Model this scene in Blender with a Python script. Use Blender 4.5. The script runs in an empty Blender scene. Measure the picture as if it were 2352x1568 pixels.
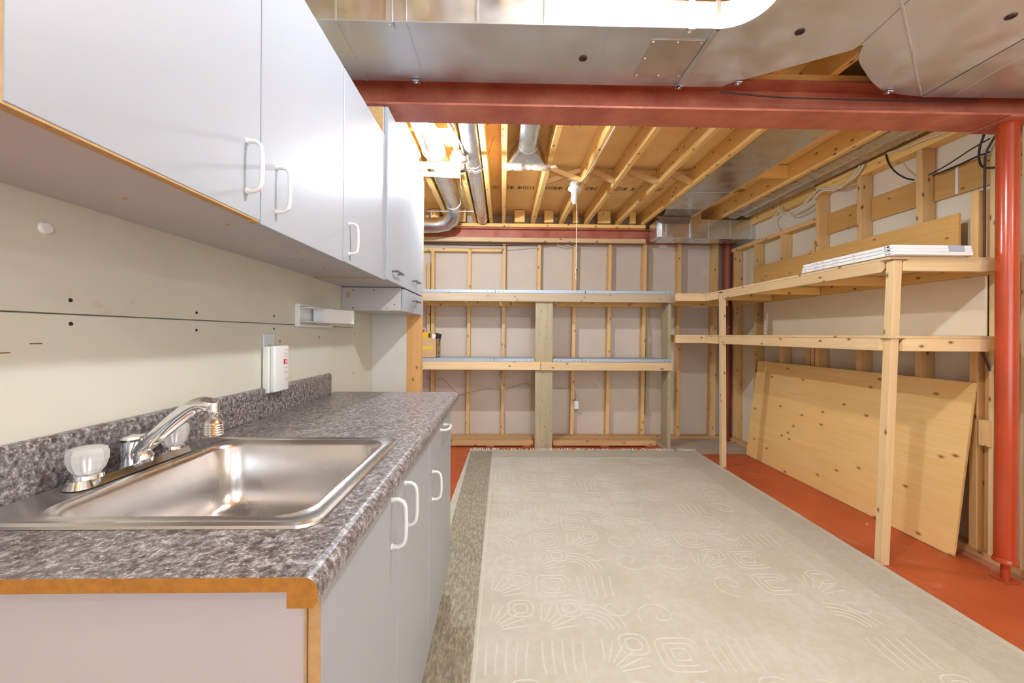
import bpy, bmesh, math, random
from mathutils import Vector, Matrix
random.seed(7)
S = bpy.context.scene
COL = S.collection
PI = math.pi
# ------------------------------------------------------------------ camera
cam = bpy.data.cameras.new('camera'); co = bpy.data.objects.new('camera', cam); COL.objects.link(co)
cam.sensor_width = 36; cam.lens = 947 / 2352 * 36; cam.shift_y = -16 / 2352; cam.clip_start = .02
co.matrix_world = Matrix.Translation((0, 0, 1.208)) @ Matrix.Rotation(-.0222, 4, 'Z') @ Matrix.Rotation(PI / 2, 4, 'X') @ Matrix.Rotation(.006, 4, 'Z')
S.camera = co
# ------------------------------------------------------------------ world, view
w = bpy.data.worlds.new('world'); S.world = w; w.use_nodes = True
w.node_tree.nodes['Background'].inputs[0].default_value = (.9, .93, 1, 1)
w.node_tree.nodes['Background'].inputs[1].default_value = .3
S.view_settings.view_transform = 'Standard'; S.view_settings.look = 'None'
S.view_settings.gamma = 1; S.view_settings.use_curve_mapping = False
S.view_settings.exposure = 0.52
BULB_W = dict(duct=56, middle=50, rear=14, right=16)      # watts of each lit bulb
FILL_W = 48
def area(name, loc, rot, sx, sy, p, col=(1, .98, .95)):
    l = bpy.data.lights.new(name, 'AREA'); l.shape = 'RECTANGLE'; l.size = sx; l.size_y = sy; l.energy = p; l.color = col
    o = bpy.data.objects.new(name, l); COL.objects.link(o); o.location = loc; o.rotation_euler = rot; return o
# added cool fill: an unseen area lamp behind the photographer, no window there
area('rear_fill_light', (1.1, -2.45, 1.35), (PI / 2, 0, 0), 3.0, 1.7, FILL_W, (.74, .87, 1))

# ------------------------------------------------------------------ helpers
W = {}
def srgb(r, g, b):
    f = lambda c: (c / 255 / 12.92) if c / 255 <= .04045 else ((c / 255 + .055) / 1.055) ** 2.4
    return (f(r), f(g), f(b), 1)
def meta(o, label=None, cat=None, group=None, kind=None):
    if label: o['label'] = label
    if cat: o['category'] = cat
    if group: o['group'] = group
    if kind: o['kind'] = kind
    return o
def place(o, M, parent):
    W[o] = M
    if parent is not None:
        o.parent = parent; o.matrix_basis = W[parent].inverted() @ M
    else: o.matrix_basis = M
    return o
def thing(name, label, cat, loc=(0, 0, 0), group=None):
    o = bpy.data.objects.new(name, None); COL.objects.link(o); o.empty_display_size = .1
    place(o, Matrix.Translation(loc), None); return meta(o, label, cat, group)
def mesh_obj(name, me, mat, parent=None, M=None):
    o = bpy.data.objects.new(name, me); COL.objects.link(o)
    for m in (mat if isinstance(mat, (list, tuple)) else [mat]): me.materials.append(m)
    return place(o, M or Matrix.Identity(4), parent)
def from_bm(name, bm, mat, parent=None, M=None, smooth=False):
    bmesh.ops.recalc_face_normals(bm, faces=bm.faces)
    me = bpy.data.meshes.new(name); bm.to_mesh(me); bm.free()
    if smooth:
        for p in me.polygons: p.use_smooth = True
        try: me.set_sharp_from_angle(angle=math.radians(40))
        except Exception: pass
    return mesh_obj(name, me, mat, parent, M)
def bm_box(bm, c, s, bev=0):
    r = bmesh.ops.create_cube(bm, size=1)
    for v in r['verts']: v.co = Vector((v.co.x * s[0] + c[0], v.co.y * s[1] + c[1], v.co.z * s[2] + c[2]))
    if bev > 0:
        es = list({e for v in r['verts'] for e in v.link_edges})
        bmesh.ops.bevel(bm, geom=es, offset=bev, segments=1 if bev < .004 else 3, affect='EDGES', profile=.5)
def box(name, x0, x1, y0, y1, z0, z1, mat, parent=None, bev=.0015, long=None):
    """one box; its local X runs along the longest side so that wood grain follows the board"""
    c = Vector(((x0 + x1) / 2, (y0 + y1) / 2, (z0 + z1) / 2)); d = [abs(x1 - x0), abs(y1 - y0), abs(z1 - z0)]
    ax = d.index(max(d)) if long is None else long
    R = Matrix.Identity(3)
    if ax == 1: R = Matrix(((0, -1, 0), (1, 0, 0), (0, 0, 1)))
    if ax == 2: R = Matrix(((0, 0, -1), (0, 1, 0), (1, 0, 0)))
    ld = [d[0], d[1], d[2]]
    if ax == 1: ld = [d[1], d[0], d[2]]
    if ax == 2: ld = [d[2], d[1], d[0]]
    bm = bmesh.new(); bm_box(bm, (0, 0, 0), ld, min(bev, min(ld) * .3) if bev else 0)
    return from_bm(name, bm, mat, parent, Matrix.Translation(c) @ R.to_4x4(), smooth=bev >= .004)
def beam(name, p, q, side_w, up_h, mat, parent=None, up=(0, 0, 1), bev=.0015):
    """board from p to q (centre line); up_h measured along `up`, side_w across it"""
    p = Vector(p); q = Vector(q); x = (q - p).normalized(); u = Vector(up); y = u.cross(x).normalized(); z = x.cross(y)
    R = Matrix((x, y, z)).transposed().to_4x4()
    bm = bmesh.new(); bm_box(bm, (0, 0, 0), ((q - p).length, side_w, up_h), bev)
    return from_bm(name, bm, mat, parent, Matrix.Translation((p + q) / 2) @ R)
def prism(name, pts, z0, z1, mat, parent=None, axis='z'):
    bm = bmesh.new()
    def P(a, b, h): return {'z': (a, b, h), 'y': (a, h, b), 'x': (h, a, b)}[axis]
    lo = [bm.verts.new(P(a, b, z0)) for a, b in pts]; hi = [bm.verts.new(P(a, b, z1)) for a, b in pts]
    bm.faces.new(lo); bm.faces.new(hi[::-1])
    n = len(pts)
    for i in range(n): bm.faces.new((lo[i], lo[(i + 1) % n], hi[(i + 1) % n], hi[i]))
    return from_bm(name, bm, mat, parent)
def spline(pts, n=8):
    pts = [Vector(p) for p in pts]; out = []
    if len(pts) < 3: return pts
    for i in range(len(pts) - 1):
        a = pts[max(i - 1, 0)]; b = pts[i]; c = pts[i + 1]; d = pts[min(i + 2, len(pts) - 1)]
        for k in range(n):
            t = k / n
            out.append(.5 * ((2 * b) + (c - a) * t + (2 * a - 5 * b + 4 * c - d) * t * t + (3 * b - a - 3 * c + d) * t ** 3))
    out.append(pts[-1]); return out
def bm_tube(bm, pts, r, seg=8, cap=True):
    rs = r if isinstance(r, (list, tuple)) else [r] * len(pts)
    pts = [Vector(p) for p in pts]; rings = []; prev = None
    for i, p in enumerate(pts):
        t = (pts[min(i + 1, len(pts) - 1)] - pts[max(i - 1, 0)]).normalized()
        if prev is None:
            a = Vector((0, 0, 1)) if abs(t.z) < .9 else Vector((1, 0, 0)); u = t.cross(a).normalized()
        else: u = (prev - t * prev.dot(t)).normalized()
        prev = u; v = t.cross(u)
        rings.append([bm.verts.new(p + (u * math.cos(2 * PI * k / seg) + v * math.sin(2 * PI * k / seg)) * rs[i]) for k in range(seg)])
    for a, b in zip(rings, rings[1:]):
        for k in range(seg): bm.faces.new((a[k], a[(k + 1) % seg], b[(k + 1) % seg], b[k]))
    if cap: bm.faces.new(rings[0][::-1]); bm.faces.new(rings[-1])
def tube(name, pts, r, mat, parent=None, seg=8, n=8, smooth_pts=True, cap=True):
    bm = bmesh.new(); P = spline(pts, n) if smooth_pts else pts
    bm_tube(bm, P, r, seg, cap); return from_bm(name, bm, mat, parent, smooth=True)
def bm_lathe(bm, prof, seg=24, c=(0, 0, 0), R=None):
    rings = []
    for r, z in prof:
        ring = []
        for k in range(seg):
            v = Vector((r * math.cos(2 * PI * k / seg), r * math.sin(2 * PI * k / seg), z))
            if R: v = R @ v
            ring.append(bm.verts.new(v + Vector(c)))
        rings.append(ring)
    for a, b in zip(rings, rings[1:]):
        for k in range(seg): bm.faces.new((a[k], a[(k + 1) % seg], b[(k + 1) % seg], b[k]))
    if prof[0][0] > 1e-5: bm.faces.new(rings[0][::-1])
    if prof[-1][0] > 1e-5: bm.faces.new(rings[-1])
def lathe(name, prof, mat, parent=None, c=(0, 0, 0), seg=24, R=None):
    bm = bmesh.new(); bm_lathe(bm, prof, seg, c, R); return from_bm(name, bm, mat, parent, smooth=True)
RX = Matrix.Rotation(PI / 2, 3, 'X'); RY = Matrix.Rotation(PI / 2, 3, 'Y'); FLIP = Matrix.Rotation(PI, 3, 'X')

# ------------------------------------------------------------------ materials
def new_mat(name, col, rough=.6, metal=0, spec=.5):
    m = bpy.data.materials.new(name); m.use_nodes = True; b = m.node_tree.nodes['Principled BSDF']
    b.inputs['Base Color'].default_value = col; b.inputs['Roughness'].default_value = rough
    b.inputs['Metallic'].default_value = metal; b.inputs['Specular IOR Level'].default_value = spec
    return m
class NT:
    def __init__(s, m): s.t = m.node_tree; s.b = s.t.nodes['Principled BSDF']
    def n(s, ty, **k):
        nd = s.t.nodes.new(ty)
        for a, v in k.items():
            if hasattr(nd, a): setattr(nd, a, v)
        return nd
    def l(s, a, b): s.t.links.new(a, b)
    def coord(s, scale=(1, 1, 1), rnd=True, loc=(0, 0, 0)):
        tc = s.n('ShaderNodeTexCoord'); mp = s.n('ShaderNodeMapping'); mp.inputs['Scale'].default_value = scale; mp.inputs['Location'].default_value = loc
        if rnd:
            oi = s.n('ShaderNodeObjectInfo'); vm = s.n('ShaderNodeVectorMath', operation='SCALE'); vm.inputs[0].default_value = (17, 31, 23)
            s.l(oi.outputs['Random'], vm.inputs['Scale']); ad = s.n('ShaderNodeVectorMath', operation='ADD')
            s.l(tc.outputs['Object'], ad.inputs[0]); s.l(vm.outputs[0], ad.inputs[1]); s.l(ad.outputs[0], mp.inputs['Vector'])
        else: s.l(tc.outputs['Object'], mp.inputs['Vector'])
        return mp.outputs[0]
    def noise(s, v, sc, det=3, rough=.5, dist=0):
        n = s.n('ShaderNodeTexNoise'); n.inputs['Scale'].default_value = sc; n.inputs['Detail'].default_value = det
        n.inputs['Roughness'].default_value = rough; n.inputs['Distortion'].default_value = dist; s.l(v, n.inputs['Vector']); return n.outputs['Fac']
    def ramp(s, f, stops):
        r = s.n('ShaderNodeValToRGB'); e = r.color_ramp.elements
        while len(e) < len(stops): e.new(.5)
        for i, (p, c) in enumerate(stops): e[i].position = p; e[i].color = c if len(c) == 4 else (*c, 1)
        s.l(f, r.inputs[0]); return r.outputs[0]
    def mix(s, f, a, b, mode='MIX'):
        m = s.n('ShaderNodeMix', data_type='RGBA', blend_type=mode)
        for sock, v in ((m.inputs[0], f), (m.inputs[6], a), (m.inputs[7], b)):
            if isinstance(v, (int, float)): sock.default_value = v
            elif isinstance(v, tuple): sock.default_value = v
            else: s.l(v, sock)
        return m.outputs[2]
    def bump(s, h, st=.2, d=.002):
        b = s.n('ShaderNodeBump'); b.inputs['Strength'].default_value = st; b.inputs['Distance'].default_value = d
        s.l(h, b.inputs['Height']); s.l(b.outputs[0], s.b.inputs['Normal'])
    def col(s, c): s.l(c, s.b.inputs['Base Color'])
    def rgh(s, c): s.l(c, s.b.inputs['Roughness'])
WHT = (1, 1, 1, 1); BLK = (0, 0, 0, 1)
def wood(name, light, dark, knot=srgb(120, 70, 30), kn=.06, rough=.6, grain=1.0, kx=1.5):
    m = new_mat(name, light, rough); t = NT(m)
    v = t.coord((1.2, 26, 26)); g = t.noise(v, 1.6, 5, .6, .6)
    v2 = t.coord((.7, 3, 3)); g2 = t.noise(v2, 2.0, 2)
    c = t.mix(t.ramp(g, [(.3, BLK), (.72, WHT)]), dark, light)
    c = t.mix(t.ramp(g2, [(.3, (.55 * grain, .55 * grain, .55 * grain, 1)), (.7, BLK)]), c, dark)
    if kn:
        vo = t.n('ShaderNodeTexVoronoi', voronoi_dimensions='2D'); vo.inputs['Scale'].default_value = 3.0
        sp = t.n('ShaderNodeSeparateXYZ'); t.l(t.coord((kx, kx * 1.9, kx * 1.9)), sp.inputs[0]); ad = t.n('ShaderNodeMath', operation='ADD'); t.l(sp.outputs[1], ad.inputs[0]); t.l(sp.outputs[2], ad.inputs[1])
        cb = t.n('ShaderNodeCombineXYZ'); t.l(sp.outputs[0], cb.inputs[0]); t.l(ad.outputs[0], cb.inputs[1]); t.l(cb.outputs[0], vo.inputs['Vector'])
        k = t.ramp(vo.outputs['Distance'], [(kn * .45, WHT), (kn, (.35, .35, .35, 1)), (kn * 1.7, BLK)])
        c = t.mix(k, c, knot)
    oi = t.n('ShaderNodeObjectInfo'); hs = t.n('ShaderNodeHueSaturation'); mr = t.n('ShaderNodeMapRange')
    mr.inputs[3].default_value = .9; mr.inputs[4].default_value = 1.08
    t.l(oi.outputs['Random'], mr.inputs[0]); t.l(mr.outputs[0], hs.inputs['Value']); t.l(c, hs.inputs['Color'])
    t.col(hs.outputs[0]); t.bump(g, .12, .001); return m
M = {}
M['joist'] = wood('joist_lumber', srgb(252, 212, 140), srgb(244, 194, 108))
M['stud'] = wood('stud_lumber', srgb(236, 198, 140), srgb(220, 174, 110))
M['pale'] = wood('pale_lumber', srgb(232, 205, 162), srgb(216, 182, 132))
M['grey_wood'] = wood('weathered_lumber', srgb(204, 184, 158), srgb(184, 162, 132), srgb(120, 96, 66), .05)
M['green_wood'] = wood('treated_lumber', srgb(198, 182, 150), srgb(174, 158, 122), srgb(120, 100, 62), .04)
M['plank'] = wood('plank_board', srgb(212, 168, 98), srgb(198, 150, 80), kn=.05)
M['pallet'] = wood('pallet_lumber', srgb(218, 178, 128), srgb(196, 150, 98))
M['ply'] = wood('plywood_face', srgb(242, 206, 144), srgb(232, 188, 118), srgb(150, 92, 38), .05, .55, kx=1.0)
M['dark_wood'] = wood('dark_lumber', srgb(150, 100, 52), srgb(120, 76, 38))
M['orange_wood'] = wood('orange_jamb', srgb(226, 178, 118), srgb(210, 156, 92), kx=1.8)
def plain(name, c, var=.06, sc=3, rough=.8, bump=0, stains=None, metal=0, spec=.4):
    m = new_mat(name, c, rough, metal, spec); t = NT(m); v = t.coord((1, 1, 1)); n = t.noise(v, sc, 4, .55)
    d = tuple(x * (1 - var * 2) for x in c[:3]) + (1,)
    cc = t.mix(t.ramp(n, [(.35, BLK), (.65, WHT)]), d, c)
    if stains:
        n2 = t.noise(t.coord((1, 1, 1), loc=(4, 7, 2)), stains[1], 5, .65, .4)
        cc = t.mix(t.ramp(n2, [(stains[2], BLK), (stains[2] + .07, WHT)]), cc, stains[0])
    t.col(cc)
    if bump: t.bump(t.noise(t.coord((1, 1, 1)), bump[0], 3), bump[1], bump[2])
    return m
M['drywall_l'] = plain('left_drywall', srgb(212, 209, 194), .035, 1.6, .85, stains=(srgb(196, 180, 158), 2.4, .66))
M['drywall_b'] = plain('back_drywall', srgb(216, 200, 184), .04, 1.8, .9, stains=(srgb(222, 212, 200), 2.6, .68))
M['drywall_r'] = plain('right_drywall', srgb(236, 224, 202), .04, 1.8, .9)
M['drywall_w'] = plain('primed_drywall', srgb(214, 210, 202), .02, 2, .8)
M['dark'] = new_mat('dark_hole', srgb(50, 38, 28), .8)
def steel_paint():
    m = new_mat('rust_primer', srgb(160, 84, 66), .5); t = NT(m)
    n = t.noise(t.coord((1, 1, 1), False), 5, 5, .6); f = t.noise(t.coord((1, 1, 1), False), 220, 2)
    c = t.mix(t.ramp(n, [(.35, BLK), (.7, WHT)]), srgb(172, 88, 68), srgb(208, 128, 98))
    c = t.mix(t.ramp(f, [(.62, BLK), (.75, (.5, .5, .5, 1))]), c, srgb(222, 168, 140))
    n3 = t.noise(t.coord((1, 4, 4), False), 3.2, 6, .7)
    c = t.mix(t.ramp(n3, [(.70, BLK), (.76, (.8, .8, .8, 1))]), c, srgb(214, 196, 176)); t.col(c); t.bump(f, .15, .001); return m
M['beam'] = steel_paint()
M['column'] = plain('orange_red_enamel', srgb(192, 74, 34), .08, 3, .22, spec=.6)
M['rear_column'] = plain('dark_red_enamel', srgb(150, 70, 52), .08, 3, .45)
def floor_mat():
    m = new_mat('painted_concrete', srgb(178, 82, 48), .5); t = NT(m); v = t.coord((1, 1, 1), False)
    n = t.noise(v, 1.6, 5, .6); c = t.mix(t.ramp(n, [(.3, BLK), (.7, WHT)]), srgb(168, 72, 34), srgb(196, 96, 52))
    n2 = t.noise(v, 7, 6, .72, .6); c = t.mix(t.ramp(n2, [(.58, BLK), (.74, (.5, .5, .5, 1))]), c, srgb(204, 150, 126))
    vo = t.n('ShaderNodeTexVoronoi'); vo.inputs['Scale'].default_value = 7; t.l(v, vo.inputs['Vector'])
    c = t.mix(t.ramp(vo.outputs['Distance'], [(.045, WHT), (.06, BLK)]), c, srgb(226, 204, 182))
    # bare concrete in the back right corner
    sx = t.n('ShaderNodeSeparateXYZ'); t.l(v, sx.inputs[0]); ed = t.noise(v, 5, 3)
    a = t.n('ShaderNodeMath', operation='MULTIPLY_ADD'); t.l(ed, a.inputs[0]); a.inputs[1].default_value = .08; t.l(sx.outputs[1], a.inputs[2])
    g1 = t.n('ShaderNodeMath', operation='GREATER_THAN'); t.l(a.outputs[0], g1.inputs[0]); g1.inputs[1].default_value = 4.20
    g2 = t.n('ShaderNodeMath', operation='GREATER_THAN'); t.l(sx.outputs[0], g2.inputs[0]); g2.inputs[1].default_value = 1.72
    g = t.n('ShaderNodeMath', operation='MULTIPLY'); t.l(g1.outputs[0], g.inputs[0]); t.l(g2.outputs[0], g.inputs[1])
    conc = t.mix(t.ramp(n2, [(.4, BLK), (.6, WHT)]), srgb(170, 156, 140), srgb(190, 178, 162))
    # dusty strip along the right wall
    g3 = t.n('ShaderNodeMath', operation='MULTIPLY_ADD'); t.l(ed, g3.inputs[0]); g3.inputs[1].default_value = .16; t.l(sx.outputs[0], g3.inputs[2])
    g4 = t.n('ShaderNodeMath', operation='GREATER_THAN'); t.l(g3.outputs[0], g4.inputs[0]); g4.inputs[1].default_value = 2.64
    h = t.n('ShaderNodeMath', operation='MULTIPLY'); t.l(g4.outputs[0], h.inputs[0]); h.inputs[1].default_value = .55
    c = t.mix(h.outputs[0], c, srgb(186, 140, 118)); c = t.mix(g.outputs[0], c, conc)
    t.col(c); t.bump(n2, .08, .002); return m
M['floor'] = floor_mat()
def subfloor():
    m = new_mat('subfloor_sheathing', srgb(240, 194, 112), .7); t = NT(m); v = t.coord((1, 1, 1), False)
    n = t.noise(v, 4, 4); c = t.mix(t.ramp(n, [(.3, BLK), (.7, WHT)]), srgb(244, 202, 128), srgb(252, 218, 154))
    f = t.noise(t.coord((9, 42, 9), False), 2.2, 3, .6, .5); c = t.mix(t.ramp(f, [(.67, BLK), (.74, WHT)]), c, srgb(160, 106, 50))
    t.col(c); return m
M['subfloor'] = subfloor()
def galv(name, c=.72, rough=.33, sc=(3, 3, 3), tint=(1, 1, 1)):
    m = new_mat(name, (c * tint[0], c * tint[1], c * tint[2], 1), rough, 1); t = NT(m); v = t.coord(sc)
    n = t.noise(v, 2.2, 3); a = tuple(c * .86 * x for x in tint) + (1,); b = tuple(min(1, c * 1.12) * x for x in tint) + (1,)
    t.col(t.mix(n, a, b)); t.rgh(t.ramp(n, [(.3, (rough * .8,) * 3 + (1,)), (.7, (rough * 1.25,) * 3 + (1,))]))
    t.bump(t.noise(t.coord((1, 1, 1)), 3.0, 1), .12 if rough > .27 else .05, .01); return m
M['galv'] = galv('galvanized_sheet', .82, .42, tint=(.86, .94, 1))
M['galv_pipe'] = galv('galvanized_pipe', .76, .27, tint=(.95, .98, 1))
M['foil'] = galv('crumpled_foil', .72, .28, (1, 8, 8))
M['galv_side'] = galv('galvanized_trunk', .82, .5, tint=(.92, .97, 1))
M['tray'] = plain('blue_grey_steel', srgb(176, 188, 202), .03, 2, .4, metal=.2)
M['white_melamine'] = new_mat('white_melamine', srgb(166, 171, 179), .36, 0, .3)
M['carcass'] = plain('white_carcass', srgb(190, 184, 182), .02, 2, .5)
M['brown_edge'] = plain('raw_chipboard_edge', srgb(196, 158, 104), .08, 60, .8)
M['chip'] = plain('particle_board', srgb(180, 122, 48), .12, 90, .85)
M['white_plastic'] = new_mat('white_plastic', srgb(232, 232, 230), .3)
M['ivory_plastic'] = new_mat('ivory_plastic', srgb(234, 230, 220), .35)
M['clear_plate'] = new_mat('pale_outlet_plate', srgb(216, 222, 232), .25)
M['red'] = new_mat('red_display', srgb(190, 30, 40), .3)
def emis(name, c, s):
    m = new_mat(name, c, .4); b = m.node_tree.nodes['Principled BSDF']; b.inputs['Emission Color'].default_value = c; b.inputs['Emission Strength'].default_value = s; return m
M['digit'] = emis('lit_digit', srgb(255, 150, 170), 1.2)
M['chrome'] = new_mat('chrome', (.86, .87, .9, 1), .07, 1)
M['dark_metal'] = new_mat('dark_brushed_metal', (.16, .15, .15, 1), .3, 1)
def brushed():
    m = new_mat('brushed_stainless', (.70, .68, .67, 1), .28, 1); t = NT(m); n = t.noise(t.coord((2, 2, 2), False), 3, 3)
    t.rgh(t.ramp(n, [(.3, (.2, .2, .2, 1)), (.7, (.34, .34, .34, 1))])); t.bump(t.noise(t.coord((1, 1, 1), False), 4, 1), .02, .004); return m
M['steel'] = brushed()
def laminate():
    m = new_mat('speckled_laminate', srgb(110, 100, 96), .3); t = NT(m); v = t.coord((1, 1, 1), False)
    a = t.noise(v, 95, 4, .65); b = t.noise(v, 240, 2, .5); c = t.ramp(a, [(.34, srgb(66, 57, 56)), (.46, srgb(106, 99, 99)), (.56, srgb(136, 130, 132)), (.68, srgb(186, 182, 184))])
    c = t.mix(t.ramp(b, [(.6, BLK), (.68, (.8, .8, .8, 1))]), c, srgb(200, 192, 186))
    c = t.mix(t.ramp(t.noise(v, 60, 3), [(.58, BLK), (.66, (.7, .7, .7, 1))]), c, srgb(78, 60, 52)); t.col(c); return m
M['laminate'] = laminate()
def glassy(name, tint=(1, .97, .94, 1), rough=.08):
    m = new_mat(name, tint, rough); b = m.node_tree.nodes['Principled BSDF']; b.inputs['Transmission Weight'].default_value = .95 if rough < .1 else .55; b.inputs['IOR'].default_value = 1.45; return m
M['acrylic'] = glassy('clear_acrylic', (1, .97, .94, 1), .3)
M['glass'] = glassy('clear_bulb_glass', (1, 1, 1, 1), .01)
M['porcelain'] = new_mat('white_porcelain', srgb(236, 236, 236), .3)
M['cable_w'] = new_mat('white_cable_sheath', srgb(226, 216, 196), .5)
M['cable_b'] = new_mat('black_cable_sheath', srgb(48, 34, 34), .5)
M['cable_br'] = new_mat('tan_cable_sheath', srgb(190, 160, 126), .5)
M['plug'] = new_mat('brown_rubber_plug', srgb(66, 40, 30), .5)
M['foam'] = plain('cream_foam', srgb(236, 226, 200), .06, 20, .9, bump=(40, .5, .004))
M['cardboard'] = plain('cardboard', srgb(206, 166, 118), .05, 4, .85)
M['tape'] = new_mat('yellow_tape', srgb(222, 186, 70), .4)
M['yellow'] = new_mat('yellow_card', srgb(226, 180, 40), .5)
M['brown_print'] = new_mat('brown_print', srgb(160, 110, 60), .8)
M['ink'] = new_mat('black_ink', srgb(44, 34, 26), .8)
M['ink_soft'] = new_mat('stamped_ink', srgb(62, 38, 18), .8)
M['grey_ink'] = new_mat('grey_ink', srgb(150, 148, 150), .8)
M['paper'] = new_mat('white_paper', srgb(236, 236, 238), .6)
M['carton'] = plain('white_carton', srgb(240, 238, 236), .02, 4, .5)
M['red_plastic'] = new_mat('red_plastic', srgb(216, 70, 60), .4)
M['fringe'] = new_mat('cream_fringe', srgb(238, 230, 214), .9)
def rugm():
    m = new_mat('beige_wool_pile', srgb(206, 196, 176), .95, 0, .1); t = NT(m); v = t.coord((1, 1, 1), False)
    sx = t.n('ShaderNodeSeparateXYZ'); t.l(v, sx.inputs[0])
    def M1(op, a, b=None, c=None):
        n = t.n('ShaderNodeMath', operation=op)
        for i, q in enumerate((a, b, c)):
            if q is None: continue
            if isinstance(q, (int, float)): n.inputs[i].default_value = q
            else: t.l(q, n.inputs[i])
        return n.outputs[0]
    x, y = sx.outputs[0], sx.outputs[1]
    n1 = t.noise(v, 3, 4); fine = t.noise(v, 160, 2); mid = t.noise(v, 30, 3)
    base = t.mix(t.ramp(n1, [(.35, BLK), (.65, WHT)]), srgb(194, 188, 172), srgb(205, 200, 188))
    base = t.mix(t.ramp(mid, [(.4, (.28, .28, .28, 1)), (.6, BLK)]), base, srgb(186, 172, 148))
    # woven border: .25 m wide on the long sides and far end, .035 m in from the edge
    dl = M1('SUBTRACT', x, -.36); dr = M1('SUBTRACT', 2.005, x); df = M1('SUBTRACT', 4.28, y)
    d = M1('MINIMUM', M1('MINIMUM', dl, dr), df)
    inb = M1('MULTIPLY', M1('GREATER_THAN', d, .04), M1('LESS_THAN', d, .255))
    st = t.noise(t.coord((46, 9, 9), False), 2.2, 4, .7); st2 = t.noise(t.coord((120, 30, 9), False), 1.4, 3, .7)
    wear = M1('ADD', M1('MULTIPLY', M1('LESS_THAN', x, -.1), .62), M1('MULTIPLY', n1, .36))
    bc = t.mix(t.ramp(st, [(.4, BLK), (.6, WHT)]), srgb(122, 112, 94), srgb(172, 162, 140))
    bc = t.mix(t.ramp(st2, [(.5, (.0, .0, .0, 1)), (.62, (.8, .8, .8, 1))]), bc, srgb(112, 100, 84))
    c = t.mix(M1('MULTIPLY', inb, wear), base, bc)
    t.col(c); t.bump(fine, .5, .003); return m
M['rug'] = rugm()
M['rug_cut'] = plain('raised_wool_lines', srgb(211, 206, 192), .03, 30, .95)

# ------------------------------------------------------------------ SETTING
prism('floor', [(-2.2, -2.6), (3.4, -2.6), (3.4, 5.1), (-2.2, 5.1)], -.12, 0, M['floor'])['kind'] = 'structure'
def slab(name, *a, mat): o = box(name, *a, mat, bev=0); o['kind'] = 'structure'; return o
wl = slab('wall_left', -.98, -.876, -2.6, 2.84, 0, 2.604, mat=M['drywall_l'])
Z1 = 1.243
for y0, y1, z0, z1 in ((-2.6, 2.40, 0, Z1 - .0013), (-2.6, 2.40, Z1 + .0013, 2.46), (2.402, 2.72, 0, 2.46)):
    box('drywall_sheet', -.875, -.861, y0, y1, z0, z1, M['drywall_l'], wl, bev=.0008)
def wall_disc(name, y, z, r, mat, h=.0015, x=-.861, parent=wl):
    return lathe(name, [(r, 0), (r * .8, h), (.0001, h)], mat, parent, (x, y, z), 10, RY)
for y, z in ((.840, 1.271), (.841, 1.224), (1.178, 1.264), (1.178, 1.215), (1.57, 1.272), (1.57, 1.224), (1.95, 1.19), (2.42, 1.28), (2.41, 1.205), (2.40, .98)):
    wall_disc('screw_hole', y, z, .0042, M['dark'])
wall_disc('wall_anchor', .793, 1.402, .012, M['white_plastic'], .006)
for y, z in ((.77, 1.185), (.72, 1.17)): box('scuff_mark', -.861, -.8605, y, y + .02, z, z + .002, M['dark_wood'], wl, bev=0)
box('scuff_mark', -.861, -.8605, 1.605, 1.617, 1.170, 1.182, M['brown_edge'], wl, bev=0)
# stub wall that closes the kitchenette; its end stud is bare
st = slab('wall_end', -.861, -.632, 2.722, 2.84, 0, 2.24, mat=M['drywall_w'])
beam('end_stud', (-.590, 2.77, 0), (-.587, 2.77, 2.24), .095, .09, M['orange_wood'], st, up=(1, 0, 0))
# back wall
wb = slab('wall_back', -2.2, 3.0, 4.862, 4.96, 0, 2.604, mat=M['drywall_b'])
def bstud(xt, xb, z0, z1, wd=.038, y=4.77, d=.089, mat='stud'):
    beam('stud', (xb, y + d / 2, z0), (xt, y + d / 2, z1), d, wd, M[mat], wb, up=(1, 0, 0))
for x0, x1 in ((-1.6, .0), ): box('top_plate', x0, x1 - .02, 4.77, 4.859, 2.165, 2.203, M['stud'], wb)
box('bottom_plate', -2.0, 3.0, 4.77, 4.859, 0.0, .038, M['pallet'], wb)
bstud(-1.22, -1.22, .038, 2.165)
bstud(-.812, -.806, .038, 2.165); bstud(-.862, -.862, .9, 2.03, y=4.79, d=.06)
bstud(-.391, -.401, .038, 2.165)
bstud(.010, 0.0, .038, 2.281); bstud(.418, .400, .038, 2.281); bstud(.838, .806, .038, 2.281)
bstud(1.246, 1.220, .038, 2.281); bstud(1.656, 1.630, .038, 2.281, .042)
bstud(1.708, 1.698, .28, 2.20, .038, y=4.81, d=.045, mat='green_wood')
bstud(2.062, 2.052, .038, 2.281, .04); bstud(2.49, 2.46, .038, 2.281, .06); bstud(2.76, 2.76, .038, 2.0, .06)
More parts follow.
